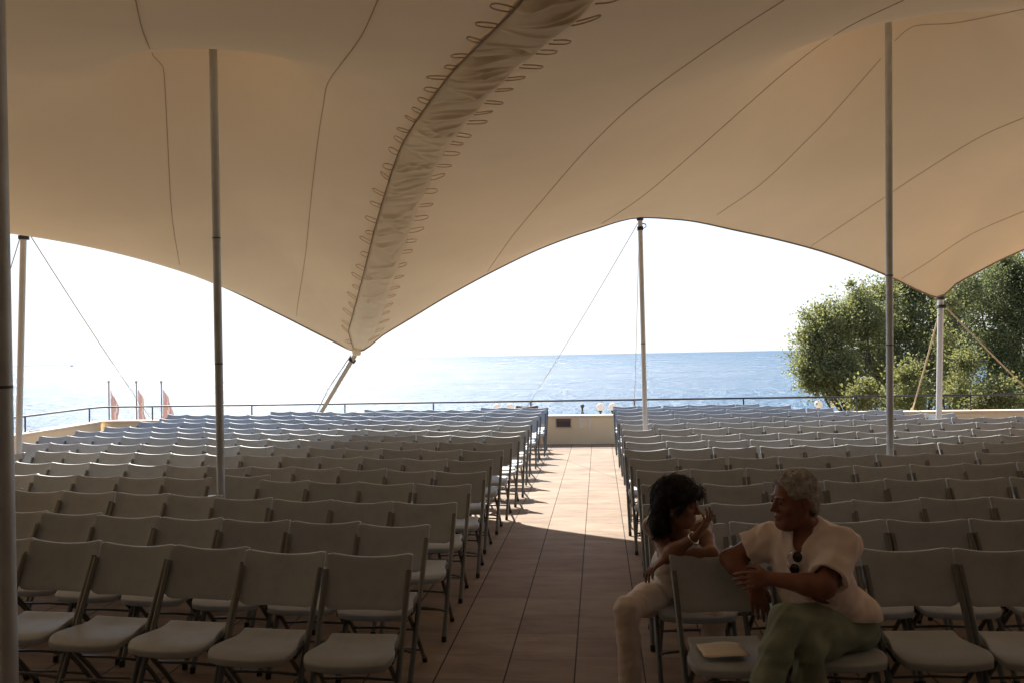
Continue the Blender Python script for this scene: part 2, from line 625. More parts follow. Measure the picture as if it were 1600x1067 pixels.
# railing on the walls
RAIL_H = 0.90
rail_root = empty('railing', (0, WALL_Y + .12, 0))
props(rail_root, 'thin dark metal handrail on short posts above the ochre parapet wall', 'railing')
ro = Vector((0, WALL_Y + .12, 0))
rl = MB()
post_x = [-11.9, -9.9, -7.6, -5.5, -3.55, -1.45, 0.72, 2.95, 5.2, 7.4, 9.6, 11.8, 14, 16.2, 18.4]
off = Vector((LD.y, -LD.x, 0)) * -0.12
lpost = [LC + LD * q for q in (0.3, 2.7, 5.0, 7.3, 9.6, 12, 14.4)]
path = [Vector((p.x - 0.1, p.y + 0.05, RAIL_H)) for p in reversed(lpost)] + [Vector((LC.x, WALL_Y + .12, RAIL_H)), Vector((21.5, WALL_Y + .12, RAIL_H))]
rl.tube([p - ro for p in path], 0.019, 8)
rl.build('handrail', M['rail'], rail_root)
for x in post_x:
    if x < LC.x + .2: continue
    b = MB()
    b.tube([Vector((x, WALL_Y + .12, WALL_H - .02)) - ro, Vector((x, WALL_Y + .12, RAIL_H)) - ro], 0.016, 8)
    b.build('rail_post', M['rail'], rail_root)
for p in lpost:
    b = MB()
    q = Vector((p.x - 0.1, p.y + 0.05, 0))
    b.tube([q + Vector((0, 0, WALL_H - .02)) - ro, q + Vector((0, 0, RAIL_H)) - ro], 0.016, 8)
    b.build('rail_post', M['rail'], rail_root)

# things on the far wall: louvred vent, white frame, covers on the left wall
v0 = P(880.5, 660, 17.3)
vr = empty('wall_vent', (v0.x, WALL_Y - .002, v0.z))
props(vr, 'small louvred metal vent set in the ochre wall at the aisle end', 'vent')
b = MB()
for (cx, cz, sx, sz) in ((0, .098, .34, .02), (0, -.098, .34, .02), (-.16, 0, .02, .18), (.16, 0, .02, .18)):
    b.box((cx, -.012, cz), (sx, .03, sz))
b.build('vent_frame', M['vent_frame'], vr, False)
b = MB(); b.box((0, -.02, .055), (.298, .05, .055), 0, None, .004); b.build('hood', M['vent_top'], vr, False)
b = MB()
b.box((0, .0, -.03), (.298, .006, .11))
for k in range(5):
    b.box((0, -.012, .012 - .022 * k), (.296, .022, .005), 0, Matrix.Rotation(R(30), 3, 'X'))
b.build('louver', M['louver'], vr, False)
v1 = P(914, 660, 17.3)
fr = empty('white_wall_frame', (v1.x, WALL_Y - .002, v1.z))
props(fr, 'chipped white square frame on the ochre wall beside the louvred vent', 'wall frame')
b = MB()
for (cx, cz, sx, sz) in ((0, .085, .24, .025), (-.1, 0, .028, .142), (.1, .0, .028, .142), (-.07, -.085, .09, .025), (.08, -.085, .075, .025)):
    b.box((cx, -.008, cz), (sx, .02, sz))
b.build('frame', M['white'], fr, False)
b = MB(); b.box((0, .0, 0), (.17, .008, .14)); b.build('backing', M['wall'], fr, False)
lrot = math.atan2(LD.y, LD.x)
lnorm = Vector((-LD.y, LD.x, 0))
if lnorm.x < 0: lnorm = -lnorm


def on_left_wall(px, py):
    r = ray(px, py)
    t = (LC - CAM).dot(lnorm) / r.dot(lnorm)
    return CAM + r * t


for (px, py, sx, sz, nm, lab, mt) in ((54, 684, .30, .26, 'cover_panel', 'square grey-green cover panel on the left side wall', M['box_grey']),
                                      (39, 687, .26, .22, 'junction_box', 'small grey junction box on the left wall next to the pole', M['hinge'])):
    q = on_left_wall(px, py) + lnorm * .012
    o = empty(nm, q, lrot)
    b = MB(); b.box((0, 0, 0), (sx, .04, sz), 0, None, .006); b.build('lid', mt, o, False)
    b = MB()
    for (cx, cz, ax, az) in ((0, sz / 2 + .012, sx + .05, .025), (0, -sz / 2 - .012, sx + .05, .025), (-sx / 2 - .012, 0, .025, sz), (sx / 2 + .012, 0, .025, sz)):
        b.box((cx, 0, cz), (ax, .03, az))
    b.build('surround', M['vent_frame'], o, False)
    props(o, lab, 'wall box')

# ------------------------------------------------------------------ tent surface
CT = lambda px, py, d: P(px, py, d)
edge_ctrl = [Vector((-18, 7.5, 1.6)), Vector((-14.5, 8.0, 2.6)), Vector((-11.5, 8.4, 2.5)), Vector((-9.6, 8.8, 3.0)), CT(-50, 358, 10.05),
             CT(10, 351, 10.0), CT(37, 352, 10.0), CT(110, 368, 10.25), CT(200, 395, 10.6), CT(335, 442, 11.3), CT(440, 492, 12.1), CT(515, 530, 12.8), CT(558, 549, 13.2),
             CT(600, 522, 12.95), CT(640, 498, 12.7), CT(700, 462, 12.4), CT(770, 424, 12.1), CT(850, 386, 11.85), CT(920, 361, 11.65), CT(1000, 340, 11.5),
             CT(1060, 343, 11.6), CT(1150, 360, 11.75), CT(1260, 386, 12.0), CT(1340, 412, 12.2), CT(1400, 437, 12.4), CT(1440, 456, 12.55), CT(1469, 465, 12.65),
             CT(1490, 446, 12.55), CT(1520, 429, 12.4), CT(1560, 408, 12.2), CT(1600, 390, 12.0), CT(1680, 362, 11.7), Vector((9.5, 11.6, 3.9)), Vector((12, 11.2, 3.0)), Vector((15, 11, 2.2)), Vector((18, 11, 1.6))]
ex = np.array([p.x for p in edge_ctrl]); ey = np.array([p.y for p in edge_ctrl]); ez = np.array([p.z for p in edge_ctrl])
assert np.all(np.diff(ex) > 0)


def pchip(x, xs, ys):
    h = np.diff(xs); dl = np.diff(ys) / h
    m = np.zeros(len(xs))
    for i in range(1, len(xs) - 1):
        if dl[i - 1] * dl[i] > 0:
            w1 = 2 * h[i] + h[i - 1]; w2 = h[i] + 2 * h[i - 1]
            m[i] = (w1 + w2) / (w1 / dl[i - 1] + w2 / dl[i])
    m[0], m[-1] = dl[0], dl[-1]
    i = np.clip(np.searchsorted(xs, x) - 1, 0, len(xs) - 2)
    t = (x - xs[i]) / h[i]
    return ((1 + 2 * t) * (1 - t) ** 2 * ys[i] + t * (1 - t) ** 2 * h[i] * m[i] + t * t * (3 - 2 * t) * ys[i + 1] + t * t * (t - 1) * h[i] * m[i + 1])


TX = np.linspace(-18, 18, 301)               # 0.12 m
YB = 0.9
NV = 121
TFY = pchip(TX, ex, ey); TFZ = pchip(TX, ex, ez)
tv = np.linspace(0, 1, NV)
GX = np.repeat(TX[:, None], NV, 1)
GY = TFY[:, None] + (YB - TFY[:, None]) * tv[None, :]
GZ = np.full(GX.shape, 3.6)
fixed = np.zeros(GX.shape, bool)
GZ[:, 0] = TFZ; fixed[:, 0] = True
GZ[:, -1] = 3.5 + 0.35 * np.clip((TX + 1) / 5, 0, 1); fixed[:, -1] = True
GZ[0, :] = 1.2 + 0.3 * np.sin(tv * 12) ** 2; fixed[0, :] = True
GZ[-1, :] = 1.2 + 0.3 * np.sin(tv * 12) ** 2; fixed[-1, :] = True
# lacing line between the two sheets, from the low tie point up towards the camera
T0 = P(558, 548, 13.2)
E_plan = P(880, 0, 4.1)
strip_px = [(590, 440), (622, 330), (670, 215), (735, 130), (820, 50), (880, 0)]
ld = Vector((E_plan.x - T0.x, E_plan.y - T0.y, 0))
ln = Vector((-ld.y, ld.x, 0)).normalized()
ST = [(0.0, T0.z)]
for (px, py) in strip_px:
    r = ray(px, py)
    t = (T0 - CAM).dot(ln) / r.dot(ln)
    q = CAM + r * t
    ST.append(((Vector((q.x - T0.x, q.y - T0.y, 0))).dot(ld) / ld.length_squared, q.z))
st_s = np.array([a for a, _ in ST]); st_z = np.array([z for _, z in ST])
print('strip', [(round(a, 2), round(z, 2)) for a, z in ST])
sl = ((GX - T0.x) * ld.x + (GY - T0.y) * ld.y) / ld.length_squared
sdist = np.abs((GX - T0.x) * ln.x + (GY - T0.y) * ln.y)
msk = (sl > 0.0) & (sl <= 1.0) & (sdist < 0.16)
GZ[msk] = pchip(np.clip(sl[msk], 0, 1), st_s, st_z)
fixed |= msk
pA_top = P(331.8, 12, 6.93); pA_bot = P(346, 800, 6.93)
pB_top = P(1387.8, -48, 8.35); pB_bot = P(1391, 760, 8.35)
pL_top = P(-6, 0, 3.5); pL_bot = P(15, 1067, 3.5)
peaks = [(pA_top.x, pA_top.y, 5.30, 0.20), (pB_top.x, pB_top.y, 6.75, 0.20), (pL_top.x - .01, pL_top.y, 3.75, .2),
         (-8.8, 3.6, 4.3, .3), (8.9, 5.2, 4.9, .3)]
for (x, y, z, r) in peaks:
    d = np.hypot(GX - x, GY - y)
    mk = d < r
    GZ[mk] = z - 0.10 * (d[mk] / r) ** 2
    fixed |= mk
# SOR relaxation
ii, jj = np.meshgrid(np.arange(GX.shape[0]), np.arange(NV), indexing='ij')
free = ~fixed
dx = TX[1] - TX[0]
dyv = np.abs(GY[:, 1] - GY[:, 0])[:, None]
wx = 1 / dx ** 2; wy = 1 / dyv ** 2
KS = 0.42
tt_ = np.clip((GX + 1.5) / 4.5, 0, 1)
Z0 = 3.30 + 0.84 * tt_ * tt_ * (3 - 2 * tt_)
den = 2 * wx + 2 * wy + KS ** 2
inner = np.zeros_like(free); inner[1:-1, 1:-1] = True
cols = [((ii + jj) % 2 == c) & free & inner for c in (0, 1)]
om = 1.95
for it in range(700):
    for c in cols:
        nb = (np.roll(GZ, 1, 0) + np.roll(GZ, -1, 0)) * wx + (np.roll(GZ, 1, 1) + np.roll(GZ, -1, 1)) * wy + KS ** 2 * Z0
        GZ[c] += om * ((nb / den)[c] - GZ[c])
# soften the crowns
for it in range(3):
    av = (np.roll(GZ, 1, 0) + np.roll(GZ, -1, 0) + np.roll(GZ, 1, 1) + np.roll(GZ, -1, 1)) / 4
    GZ[1:-1, 1:-1] = GZ[1:-1, 1:-1] * .5 + av[1:-1, 1:-1] * .5


def tent_z(x, y):
    fi = (x - TX[0]) / dx
    i = int(min(max(math.floor(fi), 0), len(TX) - 2)); a = fi - i
    zz = []
    for q in (i, i + 1):
        fv = (y - TFY[q]) / (YB - TFY[q]) * (NV - 1)
        j = int(min(max(math.floor(fv), 0), NV - 2)); b = min(max(fv - j, 0), 1)
        zz.append(GZ[q, j] * (1 - b) + GZ[q, j + 1] * b)
    return zz[0] * (1 - a) + zz[1] * a


tverts = np.stack([GX, GY, GZ], -1).reshape(-1, 3)
NXg = len(TX)
a = (np.arange(NXg - 1)[:, None] * NV + np.arange(NV - 1)[None, :]).ravel()
tfaces = np.stack([a, a + 1, a + NV + 1, a + NV], -1)
tent = mesh_obj('tent_canopy', tverts, tfaces, M['tent'])
props(tent, 'big beige stretch tent roof hung over the rows of chairs', 'tent')
hm = MB()
hm.tube([Vector((TX[i], TFY[i], TFZ[i] - .004)) for i in range(0, NXg)], 0.013, 6)
hm.build('hem', M['hem'], tent)


def ray_tent(px, py):
    r = ray(px, py)
    t = 2.0
    prev = None
    while t < 20:
        q = CAM + r * t
        if q.y > float(np.interp(q.x, TX, TFY)) + 0.02:
            return None
        g = tent_z(q.x, q.y) - q.z
        if g < 0:
            lo, hi = t - 0.05, t
            for _ in range(14):
                mid = (lo + hi) / 2
                q = CAM + r * mid
                if tent_z(q.x, q.y) - q.z < 0: hi = mid
                else: lo = mid
            return CAM + r * lo
        t += 0.05
    return None


def dense(pl, step=7):
    out = []
    pl = [Vector((*p, 0)) for p in pl]
    n = len(pl)
    for i in range(n - 1):
        p0, p1, p2, p3 = pl[max(i - 1, 0)], pl[i], pl[i + 1], pl[min(i + 2, n - 1)]
        k = max(2, int((p2 - p1).length / step))
        for q in range(k):
            t = q / k
            out.append(0.5 * ((2 * p1) + (p2 - p0) * t + (2 * p0 - 5 * p1 + 4 * p2 - p3) * t * t + (3 * p1 - p0 - 3 * p2 + p3) * t ** 3))
    out.append(pl[-1])
    return [(p.x, p.y) for p in out]


seams = [[(212, 0), (222, 45), (240, 88), (254, 103), (258, 140), (262, 220), (268, 330), (278, 400), (281, 414)],
         [(590, 0), (565, 55), (535, 97), (512, 130), (505, 165), (495, 230), (485, 320), (477, 400), (466, 470), (463, 494)],
         [(1225, 0), (1120, 68), (1000, 155), (920, 230), (850, 310), (800, 370), (762, 424)],
         [(1412, 0), (1340, 34), (1290, 64), (1240, 102), (1195, 140), (1130, 198), (1060, 260), (1000, 310), (940, 350)],
         [(1376, 92), (1330, 145), (1290, 190), (1255, 225), (1222, 258), (1180, 295), (1120, 336)],
         [(1600, 14), (1500, 35), (1440, 39), (1420, 45), (1398, 64)],
         [(1600, 184), (1530, 215), (1440, 270), (1380, 310), (1320, 350), (1268, 384)],
         [(1600, 330), (1520, 365), (1450, 410), (1408, 436)]]
for sm in seams:
    run = []
    for (px, py) in dense(sm):
        q = ray_tent(px, py)
        if q is None or (run and (q - run[-1]).length > 0.6):
            if len(run) > 3:
                b = MB(); b.tube(run, 0.0029, 5); b.build('seam', M['seam'], tent)
            run = [] if q is None else [q - Vector((0, 0, .004))]
            continue
        run.append(q - Vector((0, 0, .004)))
    if len(run) > 3:
        b = MB(); b.tube(run, 0.0029, 5); b.build('seam', M['seam'], tent)

# lacing flap, hung just under the joint, and its loops
ldn = ld.normalized()
LEN = ld.length
NS, NW = 620, 33
fv, ff = [], []
HW = 0.205


def flap_pt(s, w, drop=0.0):
    x = T0.x + ldn.x * s + ln.x * w
    y = T0.y + ldn.y * s + ln.y * w
    return Vector((x, y, tent_z(x, y) - drop))


wr_ = random.Random(21)
WR = []
for k in range(120):
    ang = wr_.gauss(math.radians(58), math.radians(16)) * (1 if wr_.random() < .82 else -1)
    WR.append((wr_.uniform(.5, LEN + 1), wr_.uniform(-.17, .17), math.cos(ang), math.sin(ang), wr_.uniform(.10, .26), wr_.uniform(.014, .030), wr_.uniform(.010, .024) * (1 if wr_.random() < .7 else -1)))
for i in range(NS):
    s = 0.10 + (LEN + 1.1) * i / (NS - 1)
    nar = min(1.0, 0.30 + s / 1.1)
    near = [w for w in WR if abs(w[0] - s) < .4]
    for j in range(NW):
        q = -1 + 2 * j / (NW - 1)
        w = HW * nar * q * (1 + 0.05 * math.sin(s * 9 + q))
        amp = min(1, s / 1.5) * (1 - abs(q) ** 6)
        fold = 0.010 * math.sin(s * 4.3 + q * 2)
        for (s0, w0, ca, sa_, ln_, wd_, h_) in near:
            u_ = (s - s0) * ca + (w - w0) * sa_
            v_ = -(s - s0) * sa_ + (w - w0) * ca
            fold += h_ * math.exp(-(u_ / ln_) ** 2 - (v_ / wd_) ** 2)
        fv.append(flap_pt(s, w, 0.012 + (0.030 + fold) * amp))
for i in range(NS - 1):
    for j in range(NW - 1):
        k = i * NW + j
        ff.append((k, k + 1, k + NW + 1, k + NW))
flap = mesh_obj('lacing_flap', fv, ff, M['flap'], tent)
b = MB()
side = 1 if (ln.dot(R0) < 0) else -1           # the photo's left edge of the flap
b.tube([flap_pt(0.1 + (LEN + .9) * i / 120, side * HW * min(1, 0.22 + (0.1 + (LEN + .9) * i / 120) / .9) * 1.0, .030) for i in range(121)], 0.0065, 6)
b.build('lacing_cord', M['hem'], tent)
k = 0
s = 0.35
while s < LEN + 0.7:
    for sd in (side, -side):
        nar = min(1.0, 0.22 + s / 0.9)
        jit = random.uniform(-.04, .04) + (0.12 if sd != side else 0)
        w0 = sd * HW * nar
        L = random.uniform(.09, .15)
        wd = random.uniform(.045, .08)
        lean = random.uniform(.04, .16)
        pts = []
        for q in range(15):
            th = q / 14
            u = math.sin(th * math.pi)
            v = math.cos(th * math.pi)
            pts.append(flap_pt(s + jit + v * wd * (0.6 + .4 * u) + random.uniform(-.002, .002) + lean * u, w0 + sd * L * u ** 0.8, 0.024 + 0.02 * u))
        b = MB(); b.tube(pts, 0.0048, 6); b.build('lacing_loop', M['loop'], tent)
    s += 0.31 + random.uniform(-.04, .04)
b = MB()
b.box((0, 0, 0), (.13, .10, .13), 0, Matrix.Rotation(R(30), 3, 'Z'), .03)
o = b.build('tie_patch', M['flap'], tent)
o.location = T0 + Vector((0, -.03, -.01))


# ------------------------------------------------------------------ poles and ropes
def pole(top, bot, r, label, mat, joint=None, name='tent_pole'):
    top, bot = Vector(top), Vector(bot)
    t = (top - bot)
    base = bot + t * ((0 - bot.z) / t.z)
    root = empty(name, base)
    b = MB(); b.tube([Vector((0, 0, 0.01)), (top - base) * .5, top - base], r, 18)
    o = b.build('shaft', mat, root); sharpen(o)
    b = MB(); b.tube([(0, 0, 0), (0, 0, .012), (0, 0, .0121), (0, 0, .05)], [.11, .11, r + .012, r + .008], 18)
    sharpen(b.build('base_plate', M['hinge'], root))
    b = MB(); b.ball(top - base, (r * 1.5, r * 1.5, r * .9)); b.build('head', M['hinge'], root)
    if mat is M['pole_white']:
        b = MB()
        tp_ = top - base
        b.box(tp_ - Vector((0, 0, .13)), (r * 2.5, r * 2.5, .05), 0, None, .006)
        b.tube([tp_ + Vector((r * 1.2, -.0, -.13)), tp_ + Vector((r * 2.4, -.02, -.11)), tp_ + Vector((r * 2.4, .02, -.07)), tp_ + Vector((r * .9, .0, -.06))], .008, 6)
        sharpen(b.build('bracket', M['hinge'], root))
    for jz in (joint or []):
        q = (top - base) * (jz / (top - base).z)
        d = (top - base).normalized()
        b = MB(); b.tube([q - d * .006, q + d * .006], r + .0015, 18); sharpen(b.build('joint', M['joint'], root))
    props(root, label, 'tent pole', 'poles holding up the tent')
    return root


pole(pA_top, pA_bot, .033, 'grey metal pole rising from the left chair block into a tent peak', M['pole'], [1.85, 2.9])
pole(pB_top, pB_bot, .034, 'grey metal pole rising from the right chair block into a tent peak', M['pole'], [1.9, 2.6])
tl = pL_bot + (pL_top - pL_bot) * ((3.73 - pL_bot.z) / (pL_top - pL_bot).z)
pole(tl, pL_bot, .034, 'thick near pole cut off by the left edge of the photo', M['pole'], [1.78])
pole(P(1000, 343, 11.5), P(1009, 690, 11.55), .033, 'pale pole under the tent edge right of the aisle in front of the sea', M['pole_white'], [2.0])
pole(P(37, 355, 10.0), P(29, 705, 9.95), .036, 'pale pole under the tent edge at the far left before the sea', M['pole_white'])
pole(P(1470, 466, 12.7), P(1467, 655, 12.9), .042, 'short white pole under the low tent corner before the dark trees', M['pole_white'])


def rope(a, b, r, label, mat, sag=0.0, knot=False, name='guy_rope', cat='rope'):
    a, b = Vector(a), Vector(b)
    base = b.copy()
    m = MB()
    N = 14
    m.tube([a.lerp(b, i / N) - base - Vector((0, 0, sag * 4 * (i / N) * (1 - i / N))) for i in range(N + 1)], r, 6)
    if not knot:
        o = m.build(name, mat)
        o.location = base
        props(o, label, cat, 'ropes tying down the tent')
        return o
    root = empty(name, base)
    m.build('cord', mat, root)
    k = MB(); k.ball((a.lerp(b, .96) - base), (r * 2.6, r * 2.6, r * 4), 10, 8); k.build('knot', mat, root)
    props(root, label, cat, 'ropes tying down the tent')
    return root


# flat strap from the low tie point down to the wall
sa, sb = T0 + Vector((-.03, .02, -.05)), P(494, 657, 17.4)
sroot = empty('tie_strap', sb)
dv = (sb - sa).normalized(); sx = dv.cross(Vector((0.35, 1, 0))).normalized(); sy = dv.cross(sx).normalized()
vs = []
for q in (sa, sa.lerp(sb, .5), sb):
    for (i, j) in ((-1, -1), (1, -1), (1, 1), (-1, 1)):
        vs.append(q - sb + sx * (.042 * i) + sy * (.006 * j))
mesh_obj('webbing', vs, [(k + i, k + (i + 1) % 4, k + 4 + (i + 1) % 4, k + 4 + i) for k in (0, 4) for i in range(4)] + [(3, 2, 1, 0), (8, 9, 10, 11)], M['strap'], sroot, False)
b = MB(); b.tube([sa + Vector((-.08, 0, -.02)) - sb, sa.lerp(sb, .45) + Vector((-.13, 0, 0)) - sb, Vector((-.05, 0, .05))], .008, 6); b.build('safety_line', M['rope'], sroot)
b = MB(); b.box((0, 0, 0), (.12, .05, .07), 0, Matrix.Rotation(R(35), 3, 'Y'), .008); o = b.build('buckle', M['hinge'], sroot); o.location = (sa - sb) * .93
props(sroot, 'tan webbing strap from the low tent tip down to the sea wall', 'strap')
rope(P(42, 360, 10.0), P(235, 652, 17.5), .006, 'thin pale rope slanting from the far left pole towards the flags', M['rope'], .05)
rope(P(35, 360, 10.0), P(-70, 690, 13.0), .006, 'short rope running down left from the far left pole', M['rope'], .03)
rope(P(998, 347, 11.5), P(812, 652, 17.5), .005, 'thin rope slanting left from the aisle pole down to the wall', M['rope'], .06)
rope(P(999, 347, 11.5), P(991, 648, 17.4), .005, 'thin rope hanging almost straight behind the pole right of the aisle', M['rope'], .02, True)
rope(P(1467, 492, 12.7), P(1424, 645, 17.4), .014, 'thick yellowish rope from the white corner pole down to the wall', M['rope'], .03, True)
rope(P(1476, 478, 12.7), P(1640, 640, 14.5), .013, 'taut rope running down right from the white corner pole', M['rope'], .03, True)

# ------------------------------------------------------------------ folding chairs
def tube_y(z):
    return -.18 + .38 * z / .765


def backrest_mesh():
    NXb, NZ = 17, 9
    W, H0, H1 = .2325, .572, .843
    front, back = [], []
    for j in range(NZ):
        t = j / (NZ - 1)
        for i in range(NXb):
            u = -1 + 2 * i / (NXb - 1)
            w = W * (1 - 0.03 * (1 - t))
            # rounded lower corners, dipping top edge
            ztop = H1 - 0.029 * (1 - u * u) - 0.010 * max(0, (abs(u) - .9) / .1) ** 2
            zbot = H0 + 0.035 * max(0, (abs(u) - .72) / .28) ** 2
            z = zbot + (ztop - zbot) * t
            y = tube_y(z) + .016 + .028 * (1 - u * u) + 0.008 * math.sin(t * math.pi)
            front.append(Vector((u * w, y, z)))
    th = .021
    vs = front + [v + Vector((0, th, 0)) for v in front]
    n = NXb * NZ
    fs = []
    for j in range(NZ - 1):
        for i in range(NXb - 1):
            a = j * NXb + i
            fs.append((a, a + 1, a + NXb + 1, a + NXb))
            fs.append((n + a, n + a + NXb, n + a + NXb + 1, n + a + 1))
    for i in range(NXb - 1):
        a = i; fs.append((a, n + a, n + a + 1, a + 1))
        a = (NZ - 1) * NXb + i; fs.append((a, a + 1, n + a + 1, n + a))
    for j in range(NZ - 1):
        a = j * NXb; fs.append((a, a + NXb, n + a + NXb, n + a))
        a = j * NXb + NXb - 1; fs.append((a, n + a, n + a + NXb, a + NXb))
    return vs, fs


def soft(o, w=.005, seg=2):
    bm = bmesh.new(); bm.from_mesh(o.data)
    bmesh.ops.recalc_face_normals(bm, faces=bm.faces)
    es = [e for e in bm.edges if len(e.link_faces) == 2 and e.calc_face_angle(0) > R(50)]
    bmesh.ops.bevel(bm, geom=es, offset=w, segments=seg, affect='EDGES', profile=.5)
    bm.to_mesh(o.data); bm.free()
    o.data.polygons.foreach_set('use_smooth', np.ones(len(o.data.polygons), dtype=bool))
    sharpen(o, 60)
    return o


def seat_mesh():
    # plan outline: narrow at the back between the tubes, flaring to a rounded front
    def half_w(t):           # t 0 back .. 1 front
        w = .176 + .044 * min(1, max(0, (t - .25) / .45)) ** 1.0
        return w
    NXs, NY = 15, 15
    top = []
    for j in range(NY):
        t = j / (NY - 1)
        for i in range(NXs):
            u = -1 + 2 * i / (NXs - 1)
            wd = half_w(t)
            yb = .135
            yf = -.205 - .045 * (1 - abs(u) ** 2.6)
            if t > .82:
                wd = wd * (1 - .10 * ((t - .82) / .18) ** 2)
            y = yb + (yf - yb) * t
            z = .446 - .016 * (1 - u * u) * math.sin(min(1, t * 1.1) * math.pi) - .020 * max(0, (t - .75) / .25) ** 2 + .012 * max(0, 1 - t * 5)
            top.append(Vector((u * wd, y, z)))
    n = len(top)
    vs = top + [Vector((v.x * .985, v.y, v.z - .036)) for v in top]
    fs = []
    for j in range(NY - 1):
        for i in range(NXs - 1):
            a = j * NXs + i
            fs.append((a, a + NXs, a + NXs + 1, a + 1))
            fs.append((n + a, n + a + 1, n + a + NXs + 1, n + a + NXs))
    for i in range(NXs - 1):
        fs.append((i, i + 1, n + i + 1, n + i))
        a = (NY - 1) * NXs + i; fs.append((a, n + a, n + a + 1, a + 1))
    for j in range(NY - 1):
        a = j * NXs; fs.append((a, n + a, n + a + NXs, a + NXs))
        a += NXs - 1; fs.append((a, a + NXs, n + a + NXs, n + a))
    return vs, fs


CHAIR_LABEL0 = 'grey folding chair'


def make_chair(plastic, frame, simple=False):
    root = empty('folding_chair')
    v, f = backrest_mesh(); soft(mesh_obj('backrest', v, f, plastic, root))
    v, f = seat_mesh(); soft(mesh_obj('seat', v, f, plastic, root), .008, 3)
    for s in (-1, 1):
        b = MB(); b.tube([(s * .212, tube_y(0.0) - .0, 0.012), (s * .216, tube_y(.4), .4), (s * .2225, tube_y(.765), .765)], .0155, 10)
        o = b.build('front_leg', frame, root); sharpen(o)
        if not simple:
            b = MB(); b.tube([(s * .212, -.182, 0), (s * .212, -.176, .035)], .0165, 10); sharpen(b.build('foot_cap', M['rubber'], o))
        b = MB(); b.tube([(s * .188, .235, 0.012), (s * .188, .10, .18), (s * .188, -.12, .415)], .0125, 10)
        o = b.build('rear_leg', frame, root); sharpen(o)
        if not simple:
            b = MB(); b.tube([(s * .188, .240, 0), (s * .188, .222, .032)], .0155, 10); sharpen(b.build('foot_cap', M['rubber'], o))
            b = MB()
            b.box((s * .199, .00, .408), (.012, .17, .022), 0, Matrix.Rotation(R(12), 3, 'X'), .003)
            b.box((s * .203, .06, .37), (.010, .022, .09), 0, Matrix.Rotation(R(-25), 3, 'X'), .003)
            sharpen(b.build('hinge_bracket', M['hinge'], root))
    if not simple:
        b = MB(); b.tube([(.212 * math.cos(q * math.pi / 12) * -1, tube_y(.17) - .03 * math.sin(q * math.pi / 12), .17 + .035 * math.sin(q * math.pi / 12)) for q in range(13)], .0085, 8)
        b.build('stretcher', frame, root)
        for z in (.10, .27):
            y = .235 - (z - .012) * .86
            b = MB(); b.tube([(-.188, y, z), (0, y, z + .006), (.188, y, z)], .008, 8); b.build('stretcher', frame, root)
    return root


proto = make_chair(M['plastic'], M['frame'])
proto_far = make_chair(M['plastic'], M['frame'], True)


def copy_tree(o, parent=None):
    c = o.copy()
    COL.objects.link(c)
    if parent is not None:
        c.parent = parent
    for ch in list(o.children):
        copy_tree(ch, c)
    return c


ORD = ['first', 'second', 'third', 'fourth', 'fifth', 'sixth', 'seventh', 'eighth', 'ninth', 'tenth', 'eleventh', 'twelfth',
       'thirteenth', 'fourteenth', 'fifteenth', 'sixteenth', 'seventeenth', 'eighteenth', 'nineteenth', 'twentieth']
DL = [4.33, 5.13, 5.87, 6.68, 7.45, 8.3, 9.1, 9.88, 10.62, 11.35, 12.25, 13.1, 14.0, 14.85, 15.6, 16.35]     # left block, distance of the aisle chair's top
DR = [4.25, 4.98, 5.66, 6.55, 7.35, 8.16, 8.96, 9.68, 10.4, 11.3, 12.15, 13.05, 13.95, 14.8, 15.6, 16.3]
WCH, PITCH_C = .465, .485
cy, sy_ = math.cos(YAW), math.sin(YAW)
spots = []
pole_xy = [(pA_bot.x, pA_bot.y), (pB_bot.x, pB_bot.y), (P(1009, 690, 11.55).x, P(1009, 690, 11.55).y), (P(29, 705, 9.95).x, P(29, 705, 9.95).y)]
r_chair = random.Random(5)
for side_, DD, ang in (('left', DL, R(11.5)), ('right', DR, R(6.3))):
    sg = -1 if side_ == 'left' else 1
    xe = -1.035 if side_ == 'left' else 0.285
    for k, d in enumerate(DD):
        xr = xe + r_chair.uniform(-.035, .03)
        if side_ == 'right' and k == 0: xr = .345
        if side_ == 'left' and k == 0: xr = -1.0
        y0 = (d + xr * sy_) / cy                 # world Y of the backrest top at the aisle end
        a_row = ang + (R(-2.8 + .42 * k) if side_ == 'left' else 0) + r_chair.uniform(-.012, .012)
        wob = 0.0
        for i in range(22):
            q = WCH / 2 + PITCH_C * i + (0 if i == 0 else r_chair.uniform(-.012, .012))
            x = xr + sg * q * math.cos(a_row)
            wob = .7 * wob + r_chair.uniform(-.03, .03)
            ytop = y0 + q * math.sin(a_row) + wob + .010 * math.sin(i * 1.3 + k)
            rz = (R(-2.5) if side_ == 'left' else R(2.0)) + r_chair.gauss(0, .028)
            # centre of the chair from its backrest top
            cx = x + .262 * math.sin(rz)
            cyy = ytop - .262 * math.cos(rz)
            Xc = x * cy + ytop * sy_
            dd = ytop * cy - x * sy_
            if side_ == 'left':
                if Xc < -6.75 + .0 * dd or ytop > 16.75: break
                if dd > 16.9: break
            else:
                lim = 4.75 + (16.4 - dd) * .73
                if Xc > lim: break
            pl, pr = proj((x - .23, ytop, .82)), proj((x + .23, ytop, .82))
            ps = proj((cx, cyy - .2, .45))
            if max(pl[0], pr[0], ps[0] + .2 * FPX / max(ps[2], .1)) < -6 or min(pl[0], pr[0], ps[0] - .2 * FPX / max(ps[2], .1)) > 1606:
                continue
            spots.append((dd, side_, k, i, cx, cyy, rz))
spots.sort(key=lambda s: s[0])
print('chairs in view', len(spots))
first = {True: True, False: True}
MAXC = 310
far_rest = spots[MAXC:]
